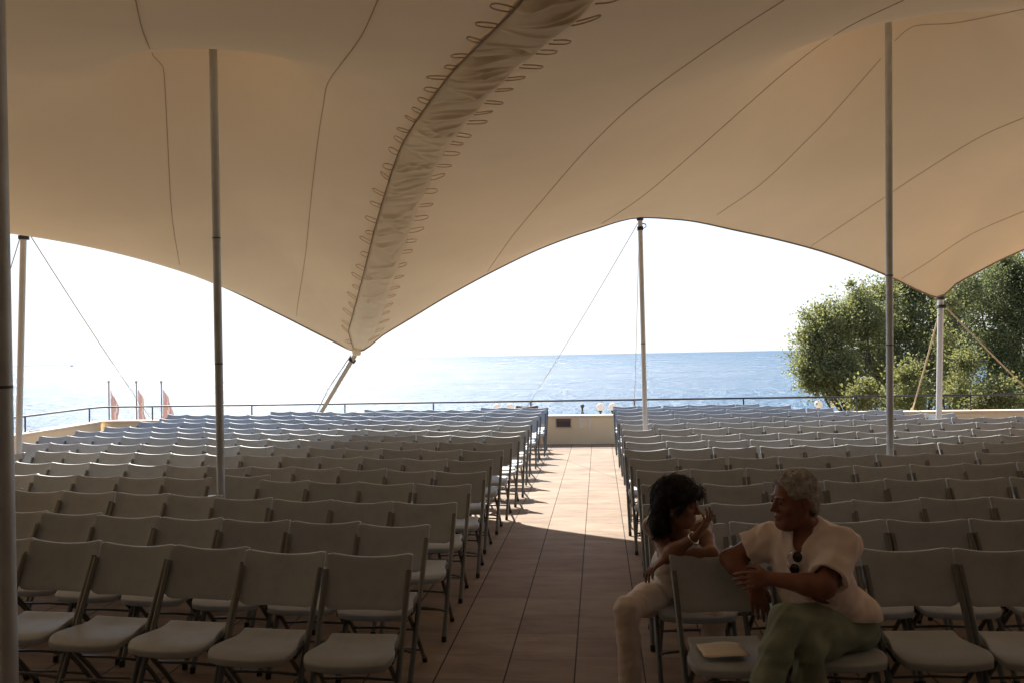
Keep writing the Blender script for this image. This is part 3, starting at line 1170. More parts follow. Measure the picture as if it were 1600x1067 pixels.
for n_, (dd, side_, k, i, cx, cyy, rz) in enumerate(spots[:MAXC]):
    for (qx, qy) in pole_xy:                     # make room for the poles
        dxp, dyp = qx - cx, qy - cyy
        u_ = dxp * math.cos(rz) + dyp * math.sin(rz); v_ = -dxp * math.sin(rz) + dyp * math.cos(rz)
        if abs(u_) < .30 and -.30 < v_ < .34:
            mv = (v_ - .36) if v_ > 0.02 else (v_ + .32)
            cx += -math.sin(rz) * mv; cyy += math.cos(rz) * mv
    near = k <= 9
    src = proto if near else proto_far
    if first[near]:
        c = src; first[near] = False
    else:
        c = copy_tree(src)
    c.location = (cx, cyy, 0)
    c.rotation_euler = (r_chair.gauss(0, .006), r_chair.gauss(0, .005), rz)
    pos = 'right beside the aisle' if i == 0 else f'{ORD[i]} from the aisle'
    lab = f'grey folding chair in the {ORD[k]} row {side_} of the aisle, {pos}'
    if side_ == 'right' and k == 0 and i == 0: lab = 'front row grey folding chair with a sheet of paper on its seat'
    if side_ == 'right' and k == 0 and i == 1: lab = 'front row grey folding chair the man in the pink shirt sits on'
    if side_ == 'right' and k == 1 and i == 0: lab = 'grey folding chair under the woman, right beside the aisle in row two'
    props(c, lab, 'chair', 'grey folding chairs in rows')
if far_rest:
    allv, allf, allm = MB(), None, None
    for (dd, side_, k, i, cx, cyy, rz) in far_rest:
        mtx = Matrix.Translation((cx, cyy, 0)) @ Matrix.Rotation(rz, 4, 'Z')
        for ch in proto_far.children:
            vs = [mtx @ v.co for v in ch.data.vertices]
            allv.add(vs, [tuple(p.vertices) for p in ch.data.polygons], 0 if ch.data.materials[0] == M['plastic'] else 1)
    o = allv.build('far_chair_rows', None, mats=[M['plastic'], M['frame']])
    sharpen(o, 60)
    props(o, 'farthest grey folding chairs massed before the sea wall', 'chairs', kind='stuff')

# brown curved-back chair behind the last left row
wc_ = make_chair(M['wood'], M['wood'], True)
wc_.name = 'wooden_chair'
q = P(824, 634, 16.85)
wc_.location = (q.x, q.y, 0)
wc_.rotation_euler = (0, 0, R(6))
props(wc_, 'brown wooden chair peeking out behind the last row left of the aisle', 'chair')

# sheet of paper on the front seat
pc = on_z(1129, 1018, .452)
pv, pf = [], []
for j in range(6):
    for i in range(9):
        u, v = i / 8 - .5, j / 5 - .5
        pv.append((u * .212, v * .195, .010 + .010 * (2 * u) ** 2 * (v < 0) * 1.0 + .006 * math.sin(u * 5 + 1)))
for j in range(5):
    for i in range(8):
        a = j * 9 + i
        pf.append((a, a + 1, a + 10, a + 9))
po = mesh_obj('paper_sheet', pv, pf, M['paper'])
md = po.modifiers.new('thick', 'SOLIDIFY'); md.thickness = .0012
po.location = pc
po.rotation_euler = (0, 0, R(4))
props(po, 'cream sheet of paper lying on the empty front row seat', 'paper')

# ------------------------------------------------------------------ trees beyond the wall
def leaf_mat(name, c, c2):
    m = nmat(name, c, 0.6, rgb2=c2, nscale=2.2, spec=0.3, transl=0.35, tcol=(c[0] * 2.0, c[1] * 2.0, c[2] * 1.3))
    return m


M['leaf_a'] = leaf_mat('leaf_olive', (0.205, 0.215, 0.115), (0.10, 0.115, 0.06))
M['leaf_b'] = leaf_mat('leaf_dark', (0.14, 0.158, 0.088), (0.066, 0.082, 0.046))
M['leaf_c'] = leaf_mat('leaf_light', (0.19, 0.195, 0.095), (0.11, 0.12, 0.06))


def tree(name, base, height, blobs, nleaf, leaf, label, cat='tree', group=None, lsize=(.095, .03), clump=0.34, seed=1, trunk_r=.16, per=60):
    g = np.random.default_rng(seed)
    rr_ = random.Random(seed)
    root = empty(name, base)
    tb = MB()
    base = Vector(base)
    # blobs: list of (offset from base, radii); limbs reach into each blob
    top = Vector((0, 0, height * .55))
    tb.tube([(0, 0, -.3), (.05, .03, height * .2), (.12, -.05, height * .4), top], [trunk_r * 1.25, trunk_r, trunk_r * .8, trunk_r * .55], 10)
    centers = []
    for (c, r) in blobs:
        c = Vector(c)
        st = Vector((.08, 0, height * rr_.uniform(.22, .5)))
        mid = st.lerp(c, .5) + Vector((rr_.uniform(-.3, .3), rr_.uniform(-.3, .3), rr_.uniform(.1, .5)))
        tb.tube([st, mid, c], [trunk_r * .45, trunk_r * .28, trunk_r * .1], 7)
        nn = max(15, int(nleaf * (r[0] * r[1] * r[2])))
        for k in range(nn):
            v = Vector((rr_.gauss(0, 1), rr_.gauss(0, 1), rr_.gauss(0, 1))).normalized()
            q = rr_.random() ** 0.42 * rr_.uniform(.8, 1.22)
            p = c + Vector((v.x * r[0] * q, v.y * r[1] * q, v.z * r[2] * q))
            centers.append(p)
            if rr_.random() < .10:
                m2 = c.lerp(p, .5) + Vector((0, 0, rr_.uniform(-.1, .15)))
                tb.tube([c, m2, p], [trunk_r * .12, trunk_r * .07, trunk_r * .03], 5)
    tb.build('trunk', M['trunk'], root)
    C = np.array([tuple(p) for p in centers])
    n = len(C) * per
    axis_c = g.normal(size=(len(C), 3)); axis_c[:, 2] = np.abs(axis_c[:, 2]) * .8
    axis_c /= np.linalg.norm(axis_c, axis=1)[:, None]
    ci = np.repeat(np.arange(len(C)), per)
    sz = g.uniform(.55, 1.35, len(C))[ci]
    off = g.standard_t(4, size=(n, 3)).clip(-3.5, 3.5) * (clump * .40) * sz[:, None]
    pos = C[ci] + off
    dirs = axis_c[ci] * .7 + g.normal(size=(n, 3)) * .6 + off * 1.5
    dirs /= np.linalg.norm(dirs, axis=1)[:, None]
    sd = np.cross(dirs, g.normal(size=(n, 3)))
    sd /= np.linalg.norm(sd, axis=1)[:, None] + 1e-9
    L = g.uniform(.6, 1.3, n)[:, None] * lsize[0]
    Wd = g.uniform(.7, 1.3, n)[:, None] * lsize[1]
    nv = np.cross(dirs, sd) * Wd * .5
    vs = np.stack([pos - dirs * L * .5, pos + sd * Wd + nv, pos + dirs * L * .5, pos - sd * Wd + nv], 1).reshape(-1, 3)
    fs = np.arange(n * 4).reshape(-1, 4)
    mesh_obj('crown', vs, fs, leaf, root, smooth=False)
    props(root, label, cat, group)
    return root


def tp(px, py, d, base):
    return P(px, py, d) - Vector(base)


def tree_px(name, bx, d, blobs_px, nleaf, leaf, label, seed, zb=-4.6, **kw):
    b = P(bx, 640, d)
    base = (b.x, b.y, zb)
    bl = []
    for (px, py, rx, rz, dd) in blobs_px:
        sc_ = (d + dd) / FPX
        bl.append((tuple(tp(px, py, d + dd, base)), (rx * sc_, (rx + rz) * .5 * sc_, rz * sc_)))
    return tree(name, base, 6.2, bl, nleaf, leaf, label, seed=seed, **kw)


TG = 'trees beyond the right end of the parapet'
tree_px('broadleaf_tree', 1345, 27, [(1283, 500, 24, 34, 0), (1268, 560, 22, 40, .3), (1300, 560, 34, 40, 0), (1345, 470, 26, 36, .5), (1330, 530, 40, 44, .6), (1375, 460, 30, 34, 1.2),
        (1385, 520, 44, 48, 1.4), (1365, 580, 46, 36, 1.0), (1300, 600, 30, 20, .3), (1400, 610, 44, 36, 1.2), (1275, 595, 20, 16, 0), (1350, 615, 34, 22, .8), (1266, 530, 16, 26, 0), (1290, 580, 26, 26, -.3), (1262, 575, 12, 22, 0), (1320, 590, 26, 24, -.4), (1310, 500, 26, 30, 0), (1360, 500, 30, 34, 0)],
        46, M['leaf_a'], 'olive green tree at the left of the group, its rounded crown overlapping the sea', 3, group=TG, clump=.36, per=150)
tree_px('broadleaf_tree', 1440, 29, [(1430, 460, 34, 40, 0), (1460, 500, 44, 44, 0), (1420, 530, 40, 48, -.5), (1480, 560, 46, 50, 0), (1440, 600, 50, 36, -.4), (1500, 450, 34, 44, .5), (1410, 440, 22, 28, .2), (1450, 430, 30, 30, .4), (1400, 500, 34, 40, .3), (1465, 540, 36, 44, .4), (1400, 580, 36, 40, .5), (1480, 480, 36, 40, .6), (1470, 610, 40, 34, .3)],
        34, M['leaf_b'], 'dark green tree directly behind the short white corner pole', 4, group=TG, clump=.40, per=130)
tree_px('broadleaf_tree', 1560, 31, [(1530, 470, 44, 56, 0), (1580, 440, 42, 48, 0), (1600, 500, 46, 60, 0), (1540, 540, 50, 56, 0), (1590, 590, 50, 46, 0), (1520, 600, 44, 40, -.4), (1640, 470, 44, 70, .5), (1600, 420, 26, 34, .4), (1575, 412, 18, 24, .3), (1640, 560, 50, 60, .5)],
        34, M['leaf_b'], 'tall dark tree at the right edge of the photo, its top near the tent', 5, group=TG, clump=.42, per=130)
for (bx, d, bl, lab, sd) in ((1425, 22.5, [(1420, 585, 22, 22, 0), (1432, 615, 24, 22, 0), (1405, 622, 18, 16, 0)], 'light green shrub rising behind the wall left of the thick rope', 11),
                             (1505, 23, [(1505, 560, 17, 26, 0), (1500, 605, 22, 22, 0), (1520, 625, 22, 14, 0)], 'yellow green shrub just right of the white corner pole', 12),
                             (1560, 22, [(1560, 612, 22, 16, 0), (1580, 628, 26, 14, 0), (1540, 630, 20, 12, 0)], 'low green shrub behind the wall below the right hand rope', 13),
                             (1345, 22, [(1350, 608, 12, 14, 0), (1345, 628, 16, 12, 0)], 'small yellow green shrub behind the wall left of the tall grey pole', 14),
                             (1485, 25, [(1480, 480, 15, 22, 0), (1478, 530, 18, 26, 0), (1470, 590, 22, 30, 0)], 'light green sapling lit by sun behind the short white corner pole', 15)):
    tree_px('shrub', bx, d, bl, 48, M['leaf_c'], lab, sd, cat='shrub', group='shrubs behind the parapet', clump=.30, per=80, trunk_r=.06, lsize=(.085, .026))

# ------------------------------------------------------------------ flags
fl = random.Random(3)
for n_, (px, lab) in enumerate(((170, 'leftmost of the three red and white flags, hanging limp on its pole'),
                                (213, 'middle one of the three limp red and white flags'),
                                (252, 'right hand one of the three red and white flags, lifting slightly'))):
    d = 31 + n_ * .3
    t_ = P(px, 598, d)
    root = empty('flag_pole', (t_.x, t_.y, -4.6))
    H = t_.z + 4.6
    b = MB(); b.tube([(0, 0, 0), (0, 0, H)], .024, 10); sharpen(b.build('pole', M['flag_staff'], root))
    b = MB(); b.ball((0, 0, H + .04), .05, 12, 8); b.build('finial', M['flag_staff'], root)
    NXf, NZf = 12, 26
    vs, fs, mi = [], [], []
    for j in range(NZf):
        t = j / (NZf - 1)
        wdt = (.16 + .22 * math.sin(min(1, t * 1.6) * 1.5) + .05 * math.sin(t * 9 + n_ * 2)) * (1.0 if n_ < 2 else 1.12)
        for i in range(NXf):
            u = i / (NXf - 1)
            x = .05 + wdt * u + .03 * math.sin(t * 7 + n_) * u + (.10 * (1 - t) * u if n_ == 2 else .0)
            y = .07 * math.sin(u * 9 + t * 2.5 + n_) * (0.3 + t)
            z = H - .22 - 1.75 * t - u * .35 * (1 - .5 * t)
            vs.append((x, y, z))
    for j in range(NZf - 1):
        for i in range(NXf - 1):
            a = j * NXf + i
            fs.append((a, a + 1, a + NXf + 1, a + NXf))
            st_ = (i + (j // 5) + n_) % 4
            mi.append(1 if st_ == 0 else 0)
    mesh_obj('flag_cloth', vs, fs, None, root, mats=[M['flag_red'], M['flag_white']], mat_idx=mi)
    props(root, lab, 'flag', 'flags below the terrace')

# ------------------------------------------------------------------ globe street lamps
for (pxa, pxb, py, lab) in ((938, 957, 635, 'lamp post with white globes just beyond the wall at the aisle end'),
                            (777, 797, 636, 'lamp post with pinkish globes behind the last rows left of the aisle'),
                            (1279, 1299, 631, 'lamp post with pale globes at the foot of the olive green tree')):
    d = 30
    a_, b_ = P(pxa, py, d), P(pxb, py, d)
    c_ = (a_ + b_) / 2
    root = empty('street_lamp', (c_.x, c_.y, -4.6))
    H = c_.z + 4.6
    b = MB(); b.tube([(0, 0, 0), (0, 0, .5), (0, 0, .55), (0, 0, H - .35)], [.11, .10, .055, .045], 12); b.tube([(0, 0, H - .36), (0, 0, H - .30)], .07, 12)
    sharpen(b.build('post', M['lamp_iron'], root))
    for q in range(2):
        an = [math.pi, 0, -math.pi / 2][q] + YAW
        rad = (b_ - a_).length / 2
        dx_, dy_ = math.cos(an) * rad, math.sin(an) * rad
        b = MB(); b.tube([(0, 0, H - .45), (dx_ * .6, dy_ * .6, H - .48), (dx_, dy_, H - .34), (dx_, dy_, H - .15)], .022, 8)
        b.tube([(dx_, dy_, H - .19), (dx_, dy_, H - .13)], .06, 10)
        b.build('arm', M['lamp_iron'], root)
        b = MB(); b.ball((dx_, dy_, H), .145, 20, 14); b.build('globe', M['globe'], root)
    props(root, lab, 'street lamp', 'globe lamps below the terrace')

# closed parasol tip beyond the wall
q = P(910, 641, 29)
root = empty('closed_parasol', (q.x, q.y, -4.6))
H = q.z + 4.6
b = MB(); b.tube([(0, 0, 0), (0, 0, H + .1)], .03, 10); b.build('pole', M['trunk'], root)
b = MB()
for k in range(8):
    pass
b.tube([(0, 0, H + .02), (0, 0, H - .2), (0, 0, H - .7), (0, 0, H - 1.5), (0, 0, H - 1.55)], [.02, .10, .19, .14, .05], 9)
b.build('canopy', M['parasol'], root, False)
b = MB(); b.ball((0, 0, H + .16), .07, 10, 8); b.build('finial', M['joint'], root)
props(root, 'tip of a folded brown parasol poking above the wall beside the globe lamp', 'parasol')

# boat far out
q = on_z(112, 572.2, -12.4)
bl_ = 0.004 * (q - CAM).length * .9
root = empty('motor_boat', (q.x, q.y, -12.5), R(10))
b = MB()
hl = bl_
vs = []
for (x, w, z0, z1) in ((-1, .20, 0, .18), (-.5, .24, -.02, .17), (.3, .22, -.02, .19), (.8, .10, 0, .25), (1.0, .01, .05, .29)):
    vs += [(x * hl * .5, -w * hl * .5, z1 * hl), (x * hl * .5, w * hl * .5, z1 * hl), (x * hl * .5, w * hl * .3, z0 * hl), (x * hl * .5, -w * hl * .3, z0 * hl)]
fs = []
for k in range(4):
    for i in range(4):
        fs.append((k * 4 + i, k * 4 + (i + 1) % 4, k * 4 + 4 + (i + 1) % 4, k * 4 + 4 + i))
fs += [(3, 2, 1, 0), (16, 17, 18, 19)]
mesh_obj('hull', vs, fs, M['hull'], root, False)
b = MB(); b.box((-.08 * hl, 0, .25 * hl), (.4 * hl, .15 * hl, .16 * hl), 0, None, .02 * hl); b.build('cabin', M['white'], root, False)
props(root, 'tiny distant motor boat near the horizon left of the flags', 'boat')

#--PART3--
# ------------------------------------------------------------------ people (one continuous surface each, grown from a distance field)
class Field:
    def __init__(s, lo, hi, h):
        s.h = h
        s.lo = np.array(lo, float)
        n = np.ceil((np.array(hi) - s.lo) / h).astype(int) + 1
        s.n = n
        s.ax = [(s.lo[i] + h * np.arange(n[i])).astype(np.float32) for i in range(3)]
        s.D = np.full(tuple(n), 0.2, np.float32)

    def _block(s, lo, hi, pad):
        sl = []
        for i in range(3):
            a = int(np.floor((lo[i] - pad - s.lo[i]) / s.h)); b = int(np.ceil((hi[i] + pad - s.lo[i]) / s.h)) + 1
            a = min(max(a, 0), s.n[i]); b = min(max(b, 0), s.n[i])
            sl.append(slice(a, b))
        X = s.ax[0][sl[0]][:, None, None]; Y = s.ax[1][sl[1]][None, :, None]; Z = s.ax[2][sl[2]][None, None, :]
        return tuple(sl), X, Y, Z

    def _comb(s, sl, d, k, mode):
        A = s.D[sl]
        if mode == 'add':
            if k > 0:
                hh = np.clip(k - np.abs(A - d), 0, None) / k
                s.D[sl] = np.minimum(A, d) - hh * hh * k * .25
            else:
                s.D[sl] = np.minimum(A, d)
        else:
            d = -d
            if k > 0:
                hh = np.clip(k - np.abs(A - d), 0, None) / k
                s.D[sl] = np.maximum(A, d) + hh * hh * k * .25
            else:
                s.D[sl] = np.maximum(A, d)

    def cone(s, a, b, ra, rb, k=.02, mode='add'):
        a = np.array(a, float); b = np.array(b, float)
        pad = max(ra, rb) + k + .02
        sl, X, Y, Z = s._block(np.minimum(a, b), np.maximum(a, b), pad)
        if any(q.stop <= q.start for q in sl): return
        ba = b - a; L2 = float(ba @ ba) + 1e-9
        px, py, pz = X - a[0], Y - a[1], Z - a[2]
        t = np.clip((px * ba[0] + py * ba[1] + pz * ba[2]) / L2, 0, 1)
        d = np.sqrt((px - t * ba[0]) ** 2 + (py - t * ba[1]) ** 2 + (pz - t * ba[2]) ** 2) - (ra + (rb - ra) * t)
        s._comb(sl, d.astype(np.float32), k, mode)

    def chain(s, pts, rs, k=.02):
        for i in range(len(pts) - 1):
            s.cone(pts[i], pts[i + 1], rs[i], rs[i + 1], k)

    def ell(s, c, r, fr=None, k=.02, mode='add'):
        """ellipsoid, radii along the frame fr = (right, forward, up)"""
        c = np.array(c, float)
        if fr is None: fr = (np.array((1., 0, 0)), np.array((0., 1, 0)), np.array((0., 0, 1)))
        R_ = max(r)
        sl, X, Y, Z = s._block(c - R_, c + R_, k + .02)
        if any(q.stop <= q.start for q in sl): return
        px, py, pz = X - c[0], Y - c[1], Z - c[2]
        q1 = 0; q2 = 0
        for f, rr in zip(fr, r):
            u = px * f[0] + py * f[1] + pz * f[2]
            q1 = q1 + (u / rr) ** 2
            q2 = q2 + (u / (rr * rr)) ** 2
        k0 = np.sqrt(q1); k1 = np.sqrt(q2) + 1e-9
        d = k0 * (k0 - 1) / k1
        s._comb(sl, d.astype(np.float32), k, mode)

    def cut(s, p, nrm, k=0.0, within=None):
        """remove everything on the side nrm points to (inside a ball 'within' = (centre, radius) only)"""
        p = np.array(p, float); nrm = np.array(nrm, float); nrm /= np.linalg.norm(nrm)
        X = s.ax[0][:, None, None]; Y = s.ax[1][None, :, None]; Z = s.ax[2][None, None, :]
        d = ((X - p[0]) * nrm[0] + (Y - p[1]) * nrm[1] + (Z - p[2]) * nrm[2]).astype(np.float32)
        if within is not None:
            c, rr = within
            dist = np.sqrt((X - c[0]) ** 2 + (Y - c[1]) ** 2 + (Z - c[2]) ** 2) - rr
            d = np.minimum(d, -dist)
        s.D = np.maximum(s.D, d)

    def ripple(s, amp, freqs, seed=0):
        g = np.random.default_rng(seed)
        X = s.ax[0][:, None, None]; Y = s.ax[1][None, :, None]; Z = s.ax[2][None, None, :]
        near = np.abs(s.D) < .05
        acc = np.zeros_like(s.D)
        for f in freqs:
            v = g.normal(size=3); v /= np.linalg.norm(v)
            w = g.normal(size=3); w /= np.linalg.norm(w)
            acc = acc + np.sin(f * (X * v[0] + Y * v[1] + Z * v[2]) + 2.2 * np.sin(f * .45 * (X * w[0] + Y * w[1] + Z * w[2])) + g.uniform(0, 6)) / len(freqs)
        s.D = np.where(near, s.D + amp * acc, s.D).astype(np.float32)

    def mesh(s):
        D = s.D
        D[0], D[-1], D[:, 0], D[:, -1], D[:, :, 0], D[:, :, -1] = (.05,) * 6
        ins = D < 0
        nx, ny, nz = D.shape
        cs = np.zeros((nx - 1, ny - 1, nz - 1), np.uint8)
        for dx_ in (0, 1):
            for dy_ in (0, 1):
                for dz_ in (0, 1):
                    cs += ins[dx_:nx - 1 + dx_, dy_:ny - 1 + dy_, dz_:nz - 1 + dz_]
        act = (cs > 0) & (cs < 8)
        idx = np.argwhere(act)
        vid = np.full(act.shape, -1, np.int32)
        vid[act] = np.arange(len(idx))
        acc = np.zeros((len(idx), 3)); cnt = np.zeros(len(idx))
        co = [(a, b, c) for a in (0, 1) for b in (0, 1) for c in (0, 1)]
        for i, p in enumerate(co):
            for q in co[i + 1:]:
                df = [q[m] - p[m] for m in range(3)]
                if sum(abs(v) for v in df) != 1: continue
                a = D[idx[:, 0] + p[0], idx[:, 1] + p[1], idx[:, 2] + p[2]]
                b = D[idx[:, 0] + q[0], idx[:, 1] + q[1], idx[:, 2] + q[2]]
                m = (a < 0) != (b < 0)
                t = np.where(m, a / np.where(m, a - b, 1), 0)
                for ax in range(3):
                    acc[:, ax] += np.where(m, p[ax] + t * df[ax], 0)
                cnt += m
        V = s.lo + s.h * (idx + acc / cnt[:, None])
        F = []
        for ax in range(3):
            sl0 = [slice(None)] * 3; sl1 = [slice(None)] * 3
            sl0[ax] = slice(0, -1); sl1[ax] = slice(1, None)
            A, B = ins[tuple(sl0)], ins[tuple(sl1)]
            e = np.argwhere(A != B)
            o1, o2 = [(1, 2), (2, 0), (0, 1)][ax]
            ok = (e[:, o1] > 0) & (e[:, o2] > 0) & (e[:, o1] < D.shape[o1] - 1) & (e[:, o2] < D.shape[o2] - 1)
            e = e[ok]
            fl_ = A[tuple(e.T)]
            qd = []
            for (u, v) in ((-1, -1), (0, -1), (0, 0), (-1, 0)):
                c = e.copy(); c[:, o1] += u; c[:, o2] += v
                qd.append(vid[tuple(c.T)])
            qd = np.stack(qd, 1)
            qd[~fl_] = qd[~fl_][:, ::-1]
            F.append(qd)
        return V, np.concatenate(F)


def field_obj(name, fld, mat, root=None, origin=None, relax=2):
    V, F = fld.mesh()
    for _ in range(relax):
        acc = np.zeros_like(V); cnt = np.zeros(len(V))
        for a, b in ((0, 1), (1, 2), (2, 3), (3, 0)):
            np.add.at(acc, F[:, a], V[F[:, b]]); np.add.at(cnt, F[:, a], 1)
            np.add.at(acc, F[:, b], V[F[:, a]]); np.add.at(cnt, F[:, b], 1)
        V = V * .5 + acc / np.maximum(cnt, 1)[:, None] * .5
    if origin is not None:
        V = V - np.array(origin)
    return mesh_obj(name, V, F, mat, root)


def N3(v):
    v = np.array(v, float)
    return v / np.linalg.norm(v)


RIGHT = np.array(R0); TOWARD = -np.array(F0); UPV = np.array((0., 0, 1))     # picture axes in the world


def A(p): return np.array(tuple(p), float)


def frame_from(fwd, up=UPV):
    f = N3(fwd); r = N3(np.cross(f, up)); u = np.cross(r, f)
    return r, f, u


def head(S, c, fr, s, long_face=0.0, ear=True):
    """c = centre of the skull at eye height; fr = (right, forward, up)"""
    r, f, u = fr
    def L(x, y, z): return c + s * (x * r + y * f + z * u)
    E = lambda p, rad, k=.02, mode='add': S.ell(p, [q * s for q in rad], fr, k * s, mode)
    E(L(0, -.012, .035), (.076, .098, .092))                       # skull
    E(L(0, .030, -.035), (.062, .062, .080), .04)                  # face
    E(L(0, .048, -.092 - long_face), (.040, .040, .030), .035)     # chin
    for sg in (-1, 1):
        S.cone(L(sg * .056, .0, -.055), L(sg * .022, .062, -.098 - long_face), .020 * s, .018 * s, .03 * s)   # jaw
        E(L(sg * .045, .062, -.030), (.024, .020, .018), .02)      # cheekbone
        E(L(sg * .033, .100, .002), (.020, .016, .013), .012, 'sub')   # eye socket
        E(L(sg * .032, .080, .000), (.0125, .0125, .0115), .003)   # eyeball
        S.cone(L(sg * .012, .092, .022), L(sg * .046, .080, .022), .008 * s, .006 * s, .012 * s)  # brow
        if ear:
            E(L(sg * .078, -.012, -.012), (.009, .018, .031), .008)
            E(L(sg * .085, -.008, -.008), (.006, .010, .018), .006, 'sub')
    S.cone(L(0, .086, .012), L(0, .112, -.030), .0085 * s, .0125 * s, .012 * s)     # nose
    for sg in (-1, 1):
        E(L(sg * .012, .100, -.034), (.008, .010, .008), .006)
    E(L(0, .090, -.062), (.024, .010, .006), .006)
    E(L(0, .088, -.073), (.021, .010, .007), .006)
    E(L(0, .098, -.0672), (.022, .006, .002), .003, 'sub')


def hand(S, wrist, dirv, palm, thumb_side, curl, s=1.0, spread=.10, wrad=.026):
    """dirv: wrist to knuckles, palm: palm normal, thumb_side: unit vector the thumb leaves by; curl: bend per joint of each finger"""
    d = N3(dirv); n = N3(np.array(palm) - d * np.dot(palm, d)); t = N3(np.array(thumb_side) - d * np.dot(thumb_side, d) - n * np.dot(thumb_side, n))
    w = A(wrist)
    kn = []
    for i in range(4):                                             # index .. little
        off = (.030 - .020 * i) * s
        kn.append(w + d * (.088 - .004 * abs(i - 1) - .004 * (i == 3)) * s + t * off)
        S.cone(w + t * off * .55 + d * .012 * s, kn[-1], .014 * s, .0105 * s, .012 * s)
    lens = [(.042, .026, .020), (.046, .030, .021), (.043, .028, .021), (.034, .021, .018)]
    for i in range(4):
        p = kn[i]
        ang = 0.0
        dd = N3(d + t * spread * (1.5 - i))
        rr = .0092 * s * (1 - .06 * (i == 3))
        for j in range(3):
            ang += curl[i] * (1.0, 1.15, .8)[j]
            v = dd * math.cos(ang) + n * math.sin(ang)
            q = p + v * lens[i][j] * s
            S.cone(p, q, rr, rr * .90, .004 * s)
            p = q; rr *= .90
    a = w + d * .022 * s + t * .022 * s
    b = a + N3(d * .62 + t * .72 + n * .35) * .040 * s
    c = b + N3(d * .85 + t * .30 + n * .42) * .030 * s
    e = c + N3(d * .92 + t * .05 + n * .45) * .024 * s
    S.cone(a, b, .015 * s, .0115 * s, .012 * s); S.cone(b, c, .0110 * s, .0100 * s, .004); S.cone(c, e, .0100 * s, .0082 * s, .004)


def arm(S, sh, el, wr, r=(.050, .041, .028), k=.03):
    sh, el, wr = A(sh), A(el), A(wr)
    m1 = sh * .55 + el * .45
    m2 = el * .70 + wr * .30
    S.chain([sh, m1, el], [r[0], r[0] * .93, r[1]], k)
    S.chain([el, m2, wr], [r[1], r[1] * 1.02, r[2]], k)


def strands(name, src, mat, root, n, length, lift, rad, drift, seed, zmin=None):
    # loose locks laid over the grown hair surface
    g = np.random.default_rng(seed)
    me = src.data
    cnt = len(me.vertices)
    co = np.zeros(cnt * 3); me.vertices.foreach_get('co', co); co = co.reshape(-1, 3)
    no = np.zeros(cnt * 3); me.vertices.foreach_get('normal', no); no = no.reshape(-1, 3)
    b = MB()
    for i in g.choice(cnt, n):
        p, q = co[i], no[i]
        t = np.array(drift, float) + g.normal(size=3) * .35
        t = t - q * (t @ q)
        t /= np.linalg.norm(t) + 1e-6
        sd = np.cross(q, t)
        L_ = length * g.uniform(.6, 1.5)
        w = g.uniform(-.3, .3)
        pts = []
        for k in range(6):
            u = k / 5
            pts.append(Vector(p + t * L_ * (u - .4) + sd * (w * L_ * (u - .4) ** 2 + .06 * L_ * math.sin(u * 6 + i)) + q * (lift * (1 - (2 * u - .9) ** 2 * .9) - (.5 * L_ * (u - .4)) ** 2 * 6)))
        b.tube(pts, [rad * .5, rad, rad, rad, rad * .8, rad * .3], 4)
    return b.build(name, mat, root)


